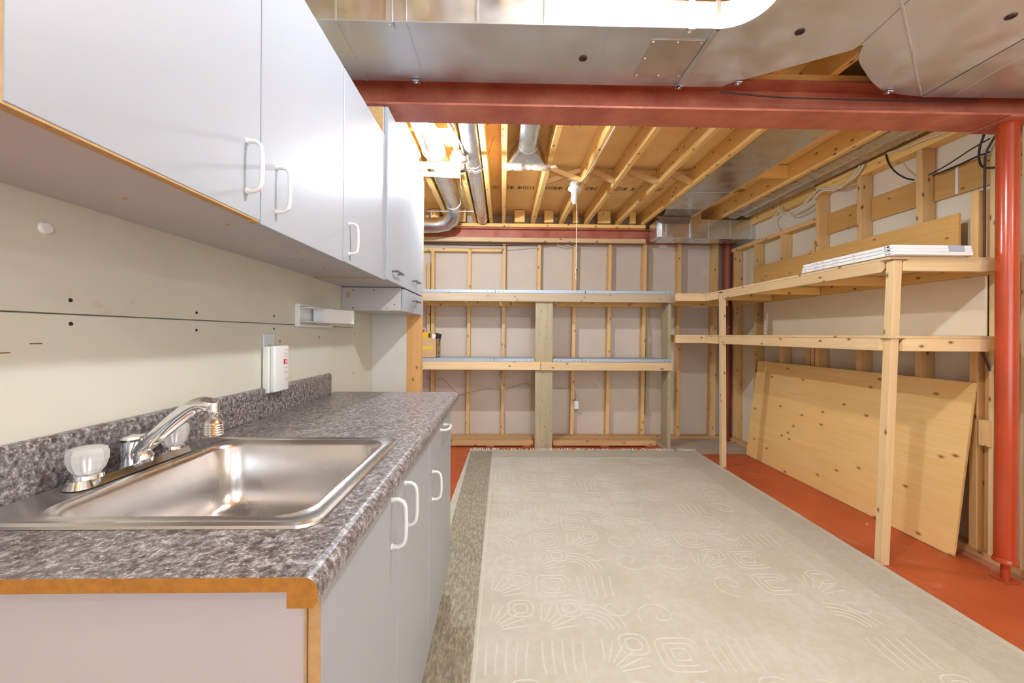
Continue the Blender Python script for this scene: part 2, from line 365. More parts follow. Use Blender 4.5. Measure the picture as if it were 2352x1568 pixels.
# right wall
wr = slab('wall_right', 2.712, 2.80, -2.6, 4.862, 0, 2.604, mat=M['drywall_r'])
def rstud(y, z1=2.39, z0=.038, wd=.038, x=2.62, d=.089, mat='stud'):
    return beam('stud', (x + d / 2, y + wd / 2, z0), (x + d / 2, y + wd / 2, z1), wd, d, M[mat], wr, up=(1, 0, 0))
for y in (2.526, 2.966, 3.365): rstud(y)
for y in (3.811, 4.216, 4.60): rstud(y, 2.165)
rstud(3.44, 2.02, x=2.64, d=.06, mat='pale'); rstud(3.50, 1.95, x=2.65, d=.05)
rstud(2.219, 2.02); rstud(2.175, 2.02, x=2.655, d=.055, mat='orange_wood'); rstud(2.13, 2.35, wd=.036, mat='pale')
rstud(1.99, 2.35, mat='pale'); rstud(1.58, 2.35); rstud(1.17, 2.35); rstud(.76, 2.35)
beam('blocking', (2.63, 2.175, .62), (2.63, 2.175, .76), .05, .05, M['stud'], wr, up=(1, 0, 0))
box('bottom_plate', 2.62, 2.709, -2.6, 4.76, 0, .038, M['pallet'], wr)
box('top_plate', 2.62, 2.709, .5, 3.405, 2.39, 2.427, M['joist'], wr); box('top_plate', 2.62, 2.709, .5, 3.405, 2.428, 2.462, M['joist'], wr)
box('top_plate', 2.62, 2.709, 3.405, 4.76, 2.165, 2.203, M['stud'], wr)
box('top_plate', 2.66, 2.709, 3.41, 4.76, 2.40, 2.462, M['joist'], wr)
for y0, y1 in ((2.05, 2.524), (2.566, 2.964), (3.006, 3.363)):
    box('blocking_board', 2.694, 2.711, y0, y1, 2.055, 2.225, M['plank'], wr)
box('joint_tape', 2.692, 2.694, 2.385, 2.40, 2.06, 2.225, M['paper'], wr, bev=0)
rear = slab('wall_rear', -2.2, 3.4, -2.74, -2.6, 0, 2.604, mat=M['drywall_l'])
# ceiling: sheathing, joists, bridging, stamped print
ce = slab('ceiling', -2.2, 3.4, -2.6, 5.1, 2.606, 2.63, mat=M['subfloor'])
JX = [-1.57, -1.25, -.93, -.615, -.322, -.138, 0.003, .336, .658, .938, 1.299, 1.586, 1.992, 2.33, 2.68]
for x in JX: box('joist', x - .019, x + .019, -2.58, 4.86, 2.464, 2.604, M['joist'], ce)
for a, b in zip(JX[7:12], JX[8:12]):
    for (xa, za, xb, zb, y) in ((a + .02, 2.585, b - .02, 2.485, 3.40), (a + .02, 2.485, b - .02, 2.585, 3.45)):
        beam('bridging', (xa, y, za), (xb, y, zb), .042, .036, M['stud'], ce)
for a, b in zip(JX, JX[1:]):
    if b - a > .25: box('end_block', a + .12, b - .1, 4.60, 4.64, 2.466, 2.60, M['joist'], ce, long=2)
box('solid_block', 2.012, 2.310, 3.30, 3.338, 2.50, 2.60, M['joist'], ce)
box('solid_block', -.60, -.342, 2.60, 2.64, 2.50, 2.60, M['joist'], ce)
# rim boards seen over the duct
for y in (2.30, ): box('solid_block', .96, 1.28, y, y + .038, 2.47, 2.60, M['joist'], ce)
def stamp():
    bm = bmesh.new(); z = 2.6052
    def q(x, y, w_, h_): bm_box(bm, (x, y, z), (w_ * 1.25, h_ * 1.25, .0006))
    for yy, amp in ((3.92, 1), (2.68, 1.35), (1.4, 1)):
        for a, b in zip(JX[3:], JX[4:]):
            if b < -.0 and a < -.3: continue
            x = a + .03
            while x < b - .04:
                k = random.random()
                if k < .25:
                    q(x, yy, .004, .09 * amp); x += .014
                elif k < .55:
                    for r in range(5): q(x + .008, yy - .034 + r * .017, .010 + .004 * random.random(), .006)
                    x += .026
                elif k < .8:
                    for r in range(4): q(x + .01, yy - .03 + r * .02, .018, .010)
                    for r in range(3): q(x + .03, yy - .02 + r * .02, .006, .012)
                    x += .045
                else: x += .03
    o = from_bm('printed_marks', bm, M['ink_soft'], ce); o['kind'] = 'stuff'; return o
stamp()
def text(name, s, size, M4, mat, parent, ext=.0004):
    cu = bpy.data.curves.new(name, 'FONT'); cu.body = s; cu.size = size; cu.extrude = ext; cu.align_x = 'CENTER'; cu.align_y = 'CENTER'
    t = bpy.data.objects.new('tmp', cu); COL.objects.link(t); dg = bpy.context.evaluated_depsgraph_get(); dg.update()
    me = bpy.data.meshes.new_from_object(t.evaluated_get(dg)); bpy.data.objects.remove(t); bpy.data.curves.remove(cu)
    me.name = name; me.materials.clear(); return mesh_obj(name, me, mat, parent, M4)
text('stamped_number', '0-2', .075, Matrix.Translation((.60, 2.62, 2.6045)) @ Matrix.Rotation(PI, 4, 'X') @ Matrix.Rotation(PI / 2, 4, 'Z'), M['ink_soft'], ce)

# ------------------------------------------------------------------ STEEL BEAMS, COLUMNS
def ibeam(name, label, x0, x1, y0, y1, z0, z1, parent=None):
    t = .010; ym = (y0 + y1) / 2
    pr = [(y0, z0), (y1, z0), (y1, z0 + t), (ym + .005, z0 + t), (ym + .005, z1 - t), (y1, z1 - t), (y1, z1), (y0, z1), (y0, z1 - t), (ym - .005, z1 - t), (ym - .005, z0 + t), (y0, z0 + t)]
    T = thing(name, label, 'beam', (x0, ym, z0)); prism('steel_section', pr, x0, x1, M['beam'], T, 'x'); return T
nb = ibeam('steel_beam', 'rust red painted steel beam crossing overhead just behind the big duct', -.86, 2.711, 1.937, 2.105, 2.281, 2.43)
box('wood_plate', -.86, 2.6, 1.945, 2.097, 2.431, 2.463, M['joist'], nb)
box('seat_plate', 2.44, 2.60, 1.93, 2.11, 2.273, 2.2805, M['beam'], nb)
fb = ibeam('steel_beam', 'far rust red steel beam above the back stud wall', -1.6, 2.711, 4.70, 4.86, 2.283, 2.425)
for x0, x1 in ((-1.6, .06), (.063, 1.62)): box('wood_plate', x0, x1, 4.66, 4.86, 2.426, 2.4635, M['joist'], fb)
box('nailer_board', -1.0, 1.62, 4.655, 4.70, 2.256, 2.302, M['pale'], fb)
box('nailer_board', -1.0, 1.62, 4.70, 4.765, 2.258, 2.281, M['dark_wood'], fb)
T = thing('support_column', 'glossy orange red steel column at the right edge, under the near beam', 'column', (2.515, 2.003, 0))
lathe('column_tube', [(.041, .10), (.041, 2.265), (.0405, 2.272)], M['column'], T, (2.515, 2.003, 0), 48)
lathe('collar', [(.041, .11), (.046, .10), (.046, .088), (.02, .086)], M['column'], T, (2.515, 2.003, 0), 48)
lathe('screw_jack', [(.017, .006), (.017, .088)], M['column'], T, (2.515, 2.003, 0), 20)
box('base_plate', 2.475, 2.555, 1.963, 2.043, 0, .006, M['column'], T)
T = thing('support_column', 'dark red steel column in the back corner behind the shelf posts', 'column', (2.60, 4.75, 0))
lathe('column_tube', [(.045, .01), (.045, 2.282)], M['rear_column'], T, (2.60, 4.72, 0), 32)
box('base_plate', 2.55, 2.65, 4.67, 4.768, 0, .01, M['rear_column'], T)
box('bolt', 2.585, 2.60, 4.665, 4.676, 1.30, 1.315, M['chrome'], T)

# ------------------------------------------------------------------ MAIN DUCT
T = thing('supply_duct', 'large galvanized rectangular duct across the top of the view, turning toward the right', 'duct', (0, 1.7, 2.36))
arc = [(.80 + .13 * math.sin(a), 1.40 + .13 * math.cos(a)) for a in [i * PI / 2 / 10 for i in range(11)]]
main = prism('straight_run', [(-.858, 1.53), (.795, 1.53), (.795, 1.89), (-.858, 1.89)], 2.36, 2.461, M['galv'], T)
far = spline([(.805, 1.892, 0), (.99, 1.884, 0), (1.05, 1.848, 0), (1.243, 1.727, 0), (1.399, 1.628, 0)], 6)
far2 = spline([(1.42, 1.60, 0), (1.47, 1.68, 0), (1.575, 1.765, 0), (1.69, 1.845, 0), (1.809, 1.904, 0), (1.998, 1.932, 0)], 6)
prism('elbow', [(x, y) for x, y in arc] + [(.93, .9), (1.33, .9), (1.405, 1.60)] + [(v.x, v.y) for v in far[::-1]], 2.3602, 2.461, M['galv_side'], T)
prism('trunk_fitting', [(1.332, .9), (1.998, .9)] + [(v.x, v.y) for v in far2[::-1]] + [(1.407, 1.60)], 2.3595, 2.4605, M['galv_side'], T)
prism('trunk_run', [(.93, .895), (.93, -2.4), (1.998, -2.4), (1.998, .895)], 2.361, 2.461, M['galv_side'], T)
prism('side_branch', [(2.002, .9), (2.61, .9), (2.61, 1.925), (2.002, 1.932)], 2.357, 2.461, M['galv'], T)
beam('crease', (2.14, 1.93, 2.3565), (2.05, 1.0, 2.3565), .006, .003, M['galv_side'], T)
beam('seam', (1.36, 1.385, 2.358), (1.99, 1.925, 2.358), .008, .003, M['galv_side'], T)
for x in (-.624, -.366, -.103, .148, .398):
    box('cross_break_seam', x - .003, x + .003, 1.5285, 1.89, 2.3575, 2.360, M['galv'], T, bev=0)
    box('side_seam', x - .0035, x + .0035, 1.527, 1.53, 2.36, 2.455, M['galv'], T, bev=0)
box('corner_hem', -.858, .80, 1.526, 1.533, 2.3565, 2.3605, M['galv'], T)
box('drive_cleat', .788, .806, 1.523, 1.892, 2.351, 2.360, M['galv'], T); box('drive_cleat', .788, .806, 1.518, 1.53, 2.351, 2.458, M['galv'], T)
for x in (-.425, .70):
    box('hanger_strap', x - .012, x + .012, 1.524, 1.5265, 2.352, 2.462, M['galv'], T); box('strap_tab', x - .012, x + .012, 1.526, 1.562, 2.3555, 2.3575, M['galv'], T)
    lathe('screw', [(.006, 0), (.004, .003), (.0001, .004)], M['chrome'], T, (x, 1.545, 2.3555), 10, FLIP)
for x, y in ((-.40, 1.885), (.805, 1.888), (1.06, 1.85), (1.80, 1.895)):
    box('strap_tab', x - .014, x + .014, y - .016, y + .012, 2.351, 2.3565, M['galv'], T)
    lathe('screw', [(.005, 0), (.004, .003), (.0001, .004)], M['chrome'], T, (x, y, 2.351), 10, FLIP)
for x, y in ((.327, 1.711), (1.117, 1.536), (1.815, 1.439)):
    lathe('rubber_plug', [(.017, 0), (.016, .003), (.011, .004), (.010, .001), (.0001, .001)], M['plug'], T, (x, y, 2.3592), 24, FLIP)
ap = box('access_plate', .571, .785, 1.590, 1.822, 2.3570, 2.3598, galv('access_plate_steel', .7, .36, tint=(1, .95, .88)), T)
for x, y in ((.583, 1.602), (.68, 1.602), (.583, 1.70), (.583, 1.81), (.68, 1.81), (.772, 1.602), (.772, 1.81)):
    lathe('screw', [(.0045, 0), (.003, .003), (.0001, .0035)], M['chrome'], ap, (x, y, 2.357), 8, FLIP)
o = tube('power_cable', [(1.02, 1.915, 2.352), (1.3, 1.93, 2.342), (1.6, 1.93, 2.338), (2.0, 1.945, 2.345), (2.3, 1.95, 2.36)], .0035, M['cable_b'])
meta(o, 'thin black cable sagging between the big duct and the near steel beam', 'cable')

# ------------------------------------------------------------------ REAR DUCTS
T = thing('branch_duct', 'short shiny rectangular duct hung in front of the far beam at right', 'duct', (2.2, 4.45, 2.25))
prism('duct_body', [(1.70, 4.37), (2.86, 4.37), (2.86, 4.60), (1.70, 4.60)], 2.248, 2.452, M['galv_pipe'], T)
prism('end_cap', [(1.642, 4.385), (1.698, 4.372), (1.698, 4.60), (1.642, 4.60)], 2.262, 2.445, M['galv_pipe'], T)
for x in (1.738, 2.00, 2.20, 2.43, 2.66, 2.78): box('seam', x - .003, x + .003, 4.366, 4.37, 2.25, 2.45, M['galv'], T, bev=0)
box('hem', 1.69, 2.86, 4.364, 4.372, 2.244, 2.252, M['galv'], T)
box('drive_cleat', 1.99, 2.008, 4.362, 4.37, 2.25, 2.456, M['galv'], T)
for x in (1.87, 2.13, 2.5): box('slot', x - .012, x + .012, 4.46, 4.468, 2.246, 2.2482, M['dark'], T, bev=0)
T = thing('panned_joist_duct', 'sheet metal panning under the joist bay leading to the branch duct', 'duct', (1.8, 3.2, 2.46))
prism('pan_sheet', [(1.606, 2.11), (1.988, 2.11), (1.988, 3.55), (1.606, 3.55)], 2.4605, 2.4632, M['galv_pipe'], T)
prism('pan_sheet', [(1.606, 3.56), (1.988, 3.56), (1.988, 4.05), (1.606, 4.05)], 2.4595, 2.4632, M['galv_pipe'], T)
bm = bmesh.new(); V = [bm.verts.new(v) for v in ((1.61, 4.05, 2.461), (1.985, 4.05, 2.461), (1.985, 4.30, 2.455), (1.61, 4.30, 2.455), (1.66, 4.24, 2.452), (1.94, 4.24, 2.452), (1.985, 4.364, 2.40), (1.70, 4.364, 2.40))]
for f in ((0, 1, 5, 4), (4, 5, 2, 3), (3, 2, 6, 7)): bm.faces.new([V[i] for i in f])
bmesh.ops.solidify(bm, geom=bm.faces, thickness=.002)
from_bm('transition', bm, M['foil'], T)
tube('hem', [(1.606, 3.555, 2.458), (1.988, 3.555, 2.458)], .003, M['galv'], T, smooth_pts=False)
T = thing('foil_flex_duct', 'crumpled silver foil duct running along the top of the right wall', 'duct', (2.5, 3, 2.45))
def foil(name, cx, cz, r, y0, y1):
    bm = bmesh.new(); n = 50; seg = 26; rings = []; off = [random.uniform(-.006, .006) for _ in range(26)]
    for i in range(n + 1):
        y = y0 + (y1 - y0) * i / n; rings.append([bm.verts.new((cx + math.cos(2 * PI * k / seg) * (r + off[k] + random.uniform(-.0012, .0012)), y, cz + math.sin(2 * PI * k / seg) * (r * .8 + off[k] + random.uniform(-.0012, .0012)))) for k in range(seg)])
    for a, b in zip(rings, rings[1:]):
        for k in range(seg): bm.faces.new((a[k], a[(k + 1) % seg], b[(k + 1) % seg], b[k]))
    bm.faces.new(rings[0]); bm.faces.new(rings[-1]); return from_bm(name, bm, M['foil'], T, smooth=True)
foil('foil_sleeve', 2.435, 2.51, .072, 2.12, 4.34); foil('foil_sleeve', 2.555, 2.505, .052, 2.12, 4.30)
def ring(name, x, y, z, r, parent, mat, w_=.006, ax='y'):
    R = RX if ax == 'y' else RY
    return lathe(name, [(r, -w_ / 2), (r + .004, 0), (r, w_ / 2)], mat, parent, (x, y, z), 28, R)
T = thing('round_duct', 'shiny round metal duct at left that elbows down beside the lit bulb', 'duct', (-.5, 3.3, 2.5))
pts = [(-.495, 2.0, 2.505), (-.495, 3.0, 2.507), (-.50, 4.05, 2.51)]
el = [(-.50 , 4.05, 2.51), (-.502, 4.16, 2.505), (-.51, 4.25, 2.47), (-.535, 4.31, 2.415), (-.60, 4.345, 2.372), (-.69, 4.35, 2.355), (-.80, 4.35, 2.35), (-1.3, 4.35, 2.345)]
tube('pipe', pts, .078, M['galv_pipe'], T, 32, 6, False)
tube('elbow', el, .078, M['galv_pipe'], T, 32, 1, False)
for y in (2.9, 4.05): ring('crimp_ring', -.498, y, 2.508, .078, T, M['galv'])
T2 = thing('round_duct', 'second round metal duct, ending dark at the far beam, right of the lit bulb', 'duct', (-.22, 3.3, 2.5))
tube('pipe', [(-.216, 2.0, 2.50), (-.222, 3.0, 2.50), (-.236, 4.6, 2.50)], .064, M['galv_pipe'], T2, 32, 6, False)
for y in (3.06, 3.12): ring('crimp_ring', -.223, y, 2.50, .064, T2, M['galv'])
tube('tie_wire', [(-.285, 3.1, 2.46), (-.22, 3.13, 2.425), (-.15, 3.1, 2.46), (-.11, 3.02, 2.54), (-.07, 2.9, 2.60)], .0018, M['dark_metal'], T2, 6)
T = thing('duct_boot', 'short round duct flaring into a rectangular boot with a cream foam collar', 'duct', (.17, 2.6, 2.5))
tube('pipe', [(.165, 2.0, 2.515), (.165, 2.84, 2.515)], .068, M['galv_pipe'], T, 32, 2, False)
bm = bmesh.new(); seg = 32; rings = []
for i in range(7):
    t = i / 6; ring_ = []
    for k in range(seg):
        a = 2 * PI * k / seg; cx, cz = math.cos(a), math.sin(a); mx = max(abs(cx), abs(cz)); sx, sz = cx / mx, cz / mx
        px = (1 - t) * cx * .069 + t * sx * .135; pz = (1 - t) * cz * .069 + t * sz * .042
        ring_.append(bm.verts.new((.168 + px, 2.82 + .20 * t, 2.515 + pz - t * .025)))
    rings.append(ring_)
for a, b in zip(rings, rings[1:]):
    for k in range(seg): bm.faces.new((a[k], a[(k + 1) % seg], b[(k + 1) % seg], b[k]))
from_bm('flare', bm, M['galv_pipe'], T, smooth=True)
ring('crimp_ring', .165, 2.82, 2.515, .068, T, M['galv'])
bm = bmesh.new(); P = []; R_ = []
for i in range(21):
    t = i / 20; P.append((.012 + .345 * t, 3.05 + random.uniform(-.006, .006), 2.452 + random.uniform(-.003, .003))); R_.append(.026 * (1 + random.uniform(-.15, .15)) if 0 < i < 19 else .014)
bm_tube(bm, P, R_, 12); bm_tube(bm, [(.35, 3.05, 2.45), (.385, 3.04, 2.452), (.40, 3.05, 2.445)], [.014, .010, .004], 8)
bm_tube(bm, [(.012, 3.05, 2.45), (-.004, 3.06, 2.445), (-.016, 3.05, 2.44)], [.012, .007, .003], 8)
from_bm('foam_collar', bm, M['foam'], T, smooth=True)
box('register_panel', .03, .30, 3.09, 3.10, 2.44, 2.464, M['joist'], T)
o = beam('duct_support_strap', (-.63, 2.95, 2.409), (-.335, 2.95, 2.412), .055, .03, M['pale']); meta(o, 'pale wood cross piece under the left round duct, nearer of two', 'board')
o = beam('duct_support_strap', (-.66, 3.11, 2.412), (-.335, 3.16, 2.418), .05, .02, M['pale']); meta(o, 'pale wood cross piece under the left round duct, farther one by the bulb', 'board')
o = tube('steel_rod', [(-.775, 4.17, 2.445), (-.30, 4.155, 2.445)], .004, M['galv'], smooth_pts=False); meta(o, 'thin steel rod hung across below the left round duct elbow', 'rod')
box('joist_nailer', -.665, -.59, 2.11, 2.88, 2.37, 2.463, M['pale'], ce)

# ------------------------------------------------------------------ LAMPS
def bulb_mesh(name, c, R, r, mat, parent):
    pr = [(.0001, r * 2.0)] + [(r * math.sin(a), r * (1 + math.cos(a))) for a in [i * PI / 14 for i in range(1, 11)]] + [(r * .46, -r * .05), (r * .44, -r * .35)]
    return lathe(name, pr, mat, parent, c, 24, R)
def lit(name, watts, r):
    a = 4 * PI * r * r * .9; return emis(name, (.77, .885, 1, 1), watts / (PI * a))
# near lamp by the round ducts
T = thing('ceiling_lamp', 'white porcelain lampholder with a two bulb splitter, one bulb lit', 'lamp', (-.31, 2.86, 2.464))
c = (-.31, 2.86, 0)
lathe('junction_box', [(.05, 2.425), (.05, 2.463)], M['galv'], T, c)
lathe('holder', [(.058, 2.424), (.06, 2.412), (.052, 2.402), (.030, 2.396), (.022, 2.37), (.020, 2.352), (.0001, 2.352)], M['porcelain'], T, c)
lathe('splitter', [(.014, 2.352), (.014, 2.325), (.0001, 2.32)], M['ivory_plastic'], T, c)
for sgn, nm in ((-1, 'lit_bulb'), (1, 'clear_bulb')):
    R = Matrix.Rotation(sgn * math.radians(100 if sgn < 0 else 78), 3, 'Y')
    base = Vector((-.31, 2.86, 2.337)); d = R @ Vector((0, 0, 1))
    lathe('socket', [(.015, 0), (.015, .032), (.013, .034)], M['ivory_plastic'] if sgn < 0 else M['dark_metal'], T, base + d * .008, 16, R)
    r = .027
    b = bulb_mesh(nm, base + d * .056, R, r, lit('lit_bulb_duct', BULB_W['duct'], r) if sgn < 0 else M['glass'], T)
    if sgn > 0: tube('filament', [base + d * .04, base + d * .075 + Vector((0, .006, 0)), base + d * .075 - Vector((0, .006, 0)), base + d * .04], .0012, M['dark_metal'], T, 6)
tube('pull_chain', [(-.30, 2.85, 2.35), (-.295, 2.83, 2.26), (-.29, 2.83, 2.20)], .0015, M['chrome'], T, 6)
tube('conduit', [(-.275, 2.86, 2.44), (-.285, 2.7, 2.452), (-.33, 2.45, 2.457), (-.335, 2.2, 2.458)], .006, M['cable_w'], T, 8)
# second lamp: pull string holder with a white lamp
T = thing('ceiling_lamp', 'white pull string lampholder with unlit bulb under the middle joists', 'lamp', (.585, 3.40, 2.46))
c = (.585, 3.40, 0)
lathe('junction_box', [(.042, 2.425), (.044, 2.428), (.044, 2.463)], M['galv'], T, c)
lathe('holder', [(.052, 2.425), (.056, 2.416), (.05, 2.404), (.032, 2.396), (.027, 2.372), (.0001, 2.372)], M['porcelain'], T, c)
lathe('bulb', [(.024, 2.372), (.026, 2.34), (.018, 2.298), (.012, 2.288), (.0001, 2.286)], M['white_plastic'], T, c)
tube('pull_string', [(.600, 3.39, 2.40), (.602, 3.39, 2.30), (.602, 3.39, 1.80), (.607, 3.39, 1.765), (.598, 3.39, 1.75), (.601, 3.39, 1.66)], .0022, M['cable_w'], T, 6, 4)
tube('supply_cable', [(.60, 3.40, 2.455), (.636, 3.36, 2.47), (.65, 3.2, 2.458), (.658, 2.85, 2.456), (.665, 2.45, 2.458), (.66, 2.15, 2.46)], .0045, M['cable_w'], T, 8)
# lit lamps outside the picture
def plain_lamp(label, x, y, z, key, r=.04):
    T = thing('ceiling_lamp', label, 'lamp', (x, y, z))
    lathe('junction_box', [(.05, z - .03), (.05, z)], M['galv'], T, (x, y, 0))
    lathe('holder', [(.058, z - .032), (.06, z - .045), (.03, z - .06), (.022, z - .075), (.0001, z - .075)], M['porcelain'], T, (x, y, 0))
    bulb_mesh('lit_bulb', (x, y, z - .088), FLIP, r * .8, lit('lit_bulb_' + key, BULB_W[key], r * .8), T)
plain_lamp('lit bare bulb lampholder above the frame between sink and duct', .51, 1.08, 2.565, 'middle')
plain_lamp('added unseen fill bulb in a lampholder behind the photographer', .30, -1.3, 2.46, 'rear')  # extra bulb, added out of view to brighten the room
plain_lamp('lit bare bulb lampholder behind the photographer near the right wall', 2.35, -.5, 2.46, 'right')

# ------------------------------------------------------------------ KITCHEN UPPER CABINETS
def bow_handle(parent, x, y, z, L, vertical=True, mat='white_plastic', r=.0045, so=.030, x_dir=1):
    h = L / 2; k = so * .55
    loc = [(0, -h), (so * .55, -h), (so, -h + k), (so, h - k), (so * .55, h), (0, h)]
    P = [(x + a * x_dir, y + (0 if vertical else b), z + (b if vertical else 0)) for a, b in loc]
    bm = bmesh.new(); bm_tube(bm, [P[0]] + spline(P[1:-1], 6) + [P[-1]], r, 10)
    for p in (P[0], P[-1]): bm_lathe(bm, [(r * 1.5, 0), (r * 1.4, .003)], 12, p, RY)
    return from_bm('handle', bm, M[mat], parent, smooth=True)
def bar_handle(parent, x, y0, y1, z):
    bm = bmesh.new(); bm_box(bm, (x + .026, (y0 + y1) / 2, z), (.006, y1 - y0, .010), .001)
    for y in (y0 + .012, y1 - .012): bm_box(bm, (x + .012, y, z), (.025, .008, .008), .001)
    return from_bm('handle', bm, M['dark_metal'], parent)
def door(parent, x1, y0, y1, z0, z1, edge=None, th=.018, name='door'):
    d = box(name, x1 - th, x1, y0, y1, z0, z1, M['white_melamine'], parent, bev=.0015)
    if edge:
        box('raw_edge', x1 - th + .0005, x1 - .001, y0, y1, z0 - .003, z0, M['brown_edge'], d, bev=0)
        box('raw_edge', x1 - th + .0005, x1 - .001, y0 - .003, y0, z0 - .003, z1, M['brown_edge'], d, bev=0)
    return d
XF = -.536
def wall_unit(name, label, y0, y1, z0, z1, xf, under='carcass'):
    T = thing(name, label, 'cabinet', (-.70, (y0 + y1) / 2, z0))
    box('body', -.860, xf - .019, y0, y1, z0 + .006, z1, M['carcass'], T)
    return T
T = wall_unit('wall_cabinet', 'nearest white double door wall cabinet above the sink, raw brown bottom edge', .45, 1.392, 1.457, 2.10, XF)
d = door(T, XF, .453, .921, 1.4545, 2.10, True); bow_handle(d, XF, .872, 1.556, .104)
d = door(T, XF, .924, 1.390, 1.448, 2.10); bow_handle(d, XF, .985, 1.546, .104)
for y, x in ((.80, -.72), (.985, -.65), (1.20, -.78), (1.30, -.64)): lathe('screw_cap', [(.0045, 0), (.003, .002), (.0001, .002)], M['brown_edge'], T, (x, y, 1.463), 10, FLIP)
box('raw_edge', XF - .019, XF - .002, .90, .922, 1.449, 1.4545, M['brown_edge'], T)
T = wall_unit('wall_cabinet', 'white single door wall cabinet between the double one and the tall pair', 1.396, 1.882, 1.457, 2.10, XF)
d = door(T, XF, 1.396, 1.880, 1.450, 2.10); bow_handle(d, XF, 1.445, 1.537, .104)
for y in (1.45, 1.62): lathe('screw_cap', [(.0045, 0), (.003, .002), (.0001, .002)], M['brown_edge'], T, (-.70, y, 1.463), 10, FLIP)
XT = -.528
T = wall_unit('tall_wall_cabinet', 'taller white pair door wall cabinet at the far end with dark bar pulls', 1.886, 2.718, 1.452, 2.24, XT)
box('side_panel', -.855, XT - .022, 1.8835, 1.8855, 1.46, 2.235, M['brown_edge'], T, bev=0)
d = door(T, XT, 1.887, 2.330, 1.455, 2.24); bar_handle(d, XT, 1.96, 2.09, 1.505)
d = door(T, XT, 2.334, 2.716, 1.455, 2.24); bar_handle(d, XT, 2.40, 2.53, 1.515)
T = thing('drawer_cabinet', 'small white drawer box hung under the tall wall cabinet', 'cabinet', (-.7, 2.45, 1.33))
box('body', -.86, XT - .019, 2.217, 2.718, 1.331, 1.455, M['carcass'], T)
d = door(T, XT, 2.222, 2.716, 1.329, 1.447, name='drawer'); bar_handle(d, XT, 2.40, 2.53, 1.398)
box('keyhole_slot', -.835, -.815, 2.2155, 2.217, 1.40, 1.428, M['brown_edge'], T, bev=.001)
for x, z in ((-.80, 1.44), (-.69, 1.44), (-.80, 1.345), (-.62, 1.345), (-.58, 1.365)): lathe('screw_hole', [(.0035, 0), (.003, .001), (.0001, .001)], M['dark'], T, (x, 2.217, z), 8, RX)

# ------------------------------------------------------------------ BASE CABINETS, WORKTOP
XB = -.243
T = thing('base_cabinet', 'white sink base cabinet with two doors and pinkish side panel', 'cabinet', (-.55, .97, 0))
def carc(y0, y1, P):
    for ya in (y0, y1 - .016): prism('side_panel', [(-.860, 0), (XB - .077, 0), (XB - .077, .13), (XB - .019, .13), (XB - .019, .870), (-.860, .870)], ya, ya + .016, M['carcass'], P, 'y')
    box('bottom_panel', -.860, XB - .02, y0 + .017, y1 - .017, .13, .146, M['carcass'], P); box('toe_kick', XB - .075, XB - .06, y0 + .017, y1 - .017, 0, .128, M['carcass'], P)
carc(.562, 1.378, T)
box('raw_edge', XB - .022, XB - .0188, .5605, .563, .13, .87, M['brown_edge'], T, bev=0)
d = door(T, XB, .564, .969, .135, .866); bow_handle(d, XB, .916, .79, .104); box('raw_edge', XB - .017, XB - .001, .5625, .564, .137, .865, M['brown_edge'], d, bev=0)
d = door(T, XB, .972, 1.377, .135, .866); bow_handle(d, XB, 1.033, .785, .104)
T = thing('base_cabinet', 'white base cabinet with a drawer over a door at the far end of the counter', 'cabinet', (-.55, 1.67, 0))
carc(1.381, 1.952, T)
d = door(T, XB, 1.383, 1.950, .135, .735); bow_handle(d, XB, 1.445, .680, .096)
d = door(T, XB, 1.383, 1.950, .739, .866, name='drawer'); bow_handle(d, XB, 1.68, .83, .096, False)
# worktop: a postformed profile swept along Y, with the sink cut-out
T = thing('worktop', 'long speckled grey brown laminate worktop with raw chipboard end', 'worktop', (-.55, 1.3, .872))
nose = [(-.246, .910)] + [(-.242 + .018 * math.sin(a), .892 + .018 * math.cos(a)) for a in [i * PI / 2 / 6 for i in range(7)]] + [(-.224, .880), (-.230, .872), (-.262, .872), (-.262, .892)]
def sweep(bm, prof, y0, y1, end0=0):
    lo = [bm.verts.new((x, y0, z)) for x, z in prof]; hi = [bm.verts.new((x, y1, z)) for x, z in prof]
    f0 = bm.faces.new(lo); f1 = bm.faces.new(hi[::-1]); f0.material_index = end0; n = len(prof)
    for i in range(n): bm.faces.new((lo[i], lo[(i + 1) % n], hi[(i + 1) % n], hi[i]))
bm = bmesh.new(); full = [(-.86, .910)] + nose + [(-.86, .892)]
sweep(bm, full, .509, .656, 1); sweep(bm, full, 1.146, 2.13)
sweep(bm, [(-.318, .910)] + nose + [(-.318, .892)], .656, 1.146); sweep(bm, [(-.86, .910), (-.800, .910), (-.800, .892), (-.86, .892)], .656, 1.146)
o = from_bm('top', bm, [M['laminate'], M['chip']], T)
bm = bmesh.new(); pr = [(-.861, .9105), (-.861, 1.012), (-.850, 1.012), (-.844, 1.008), (-.842, 1.0), (-.842, .9105)]
sweep(bm, pr, .509, 2.05); from_bm('backsplash', bm, M['laminate'], T)
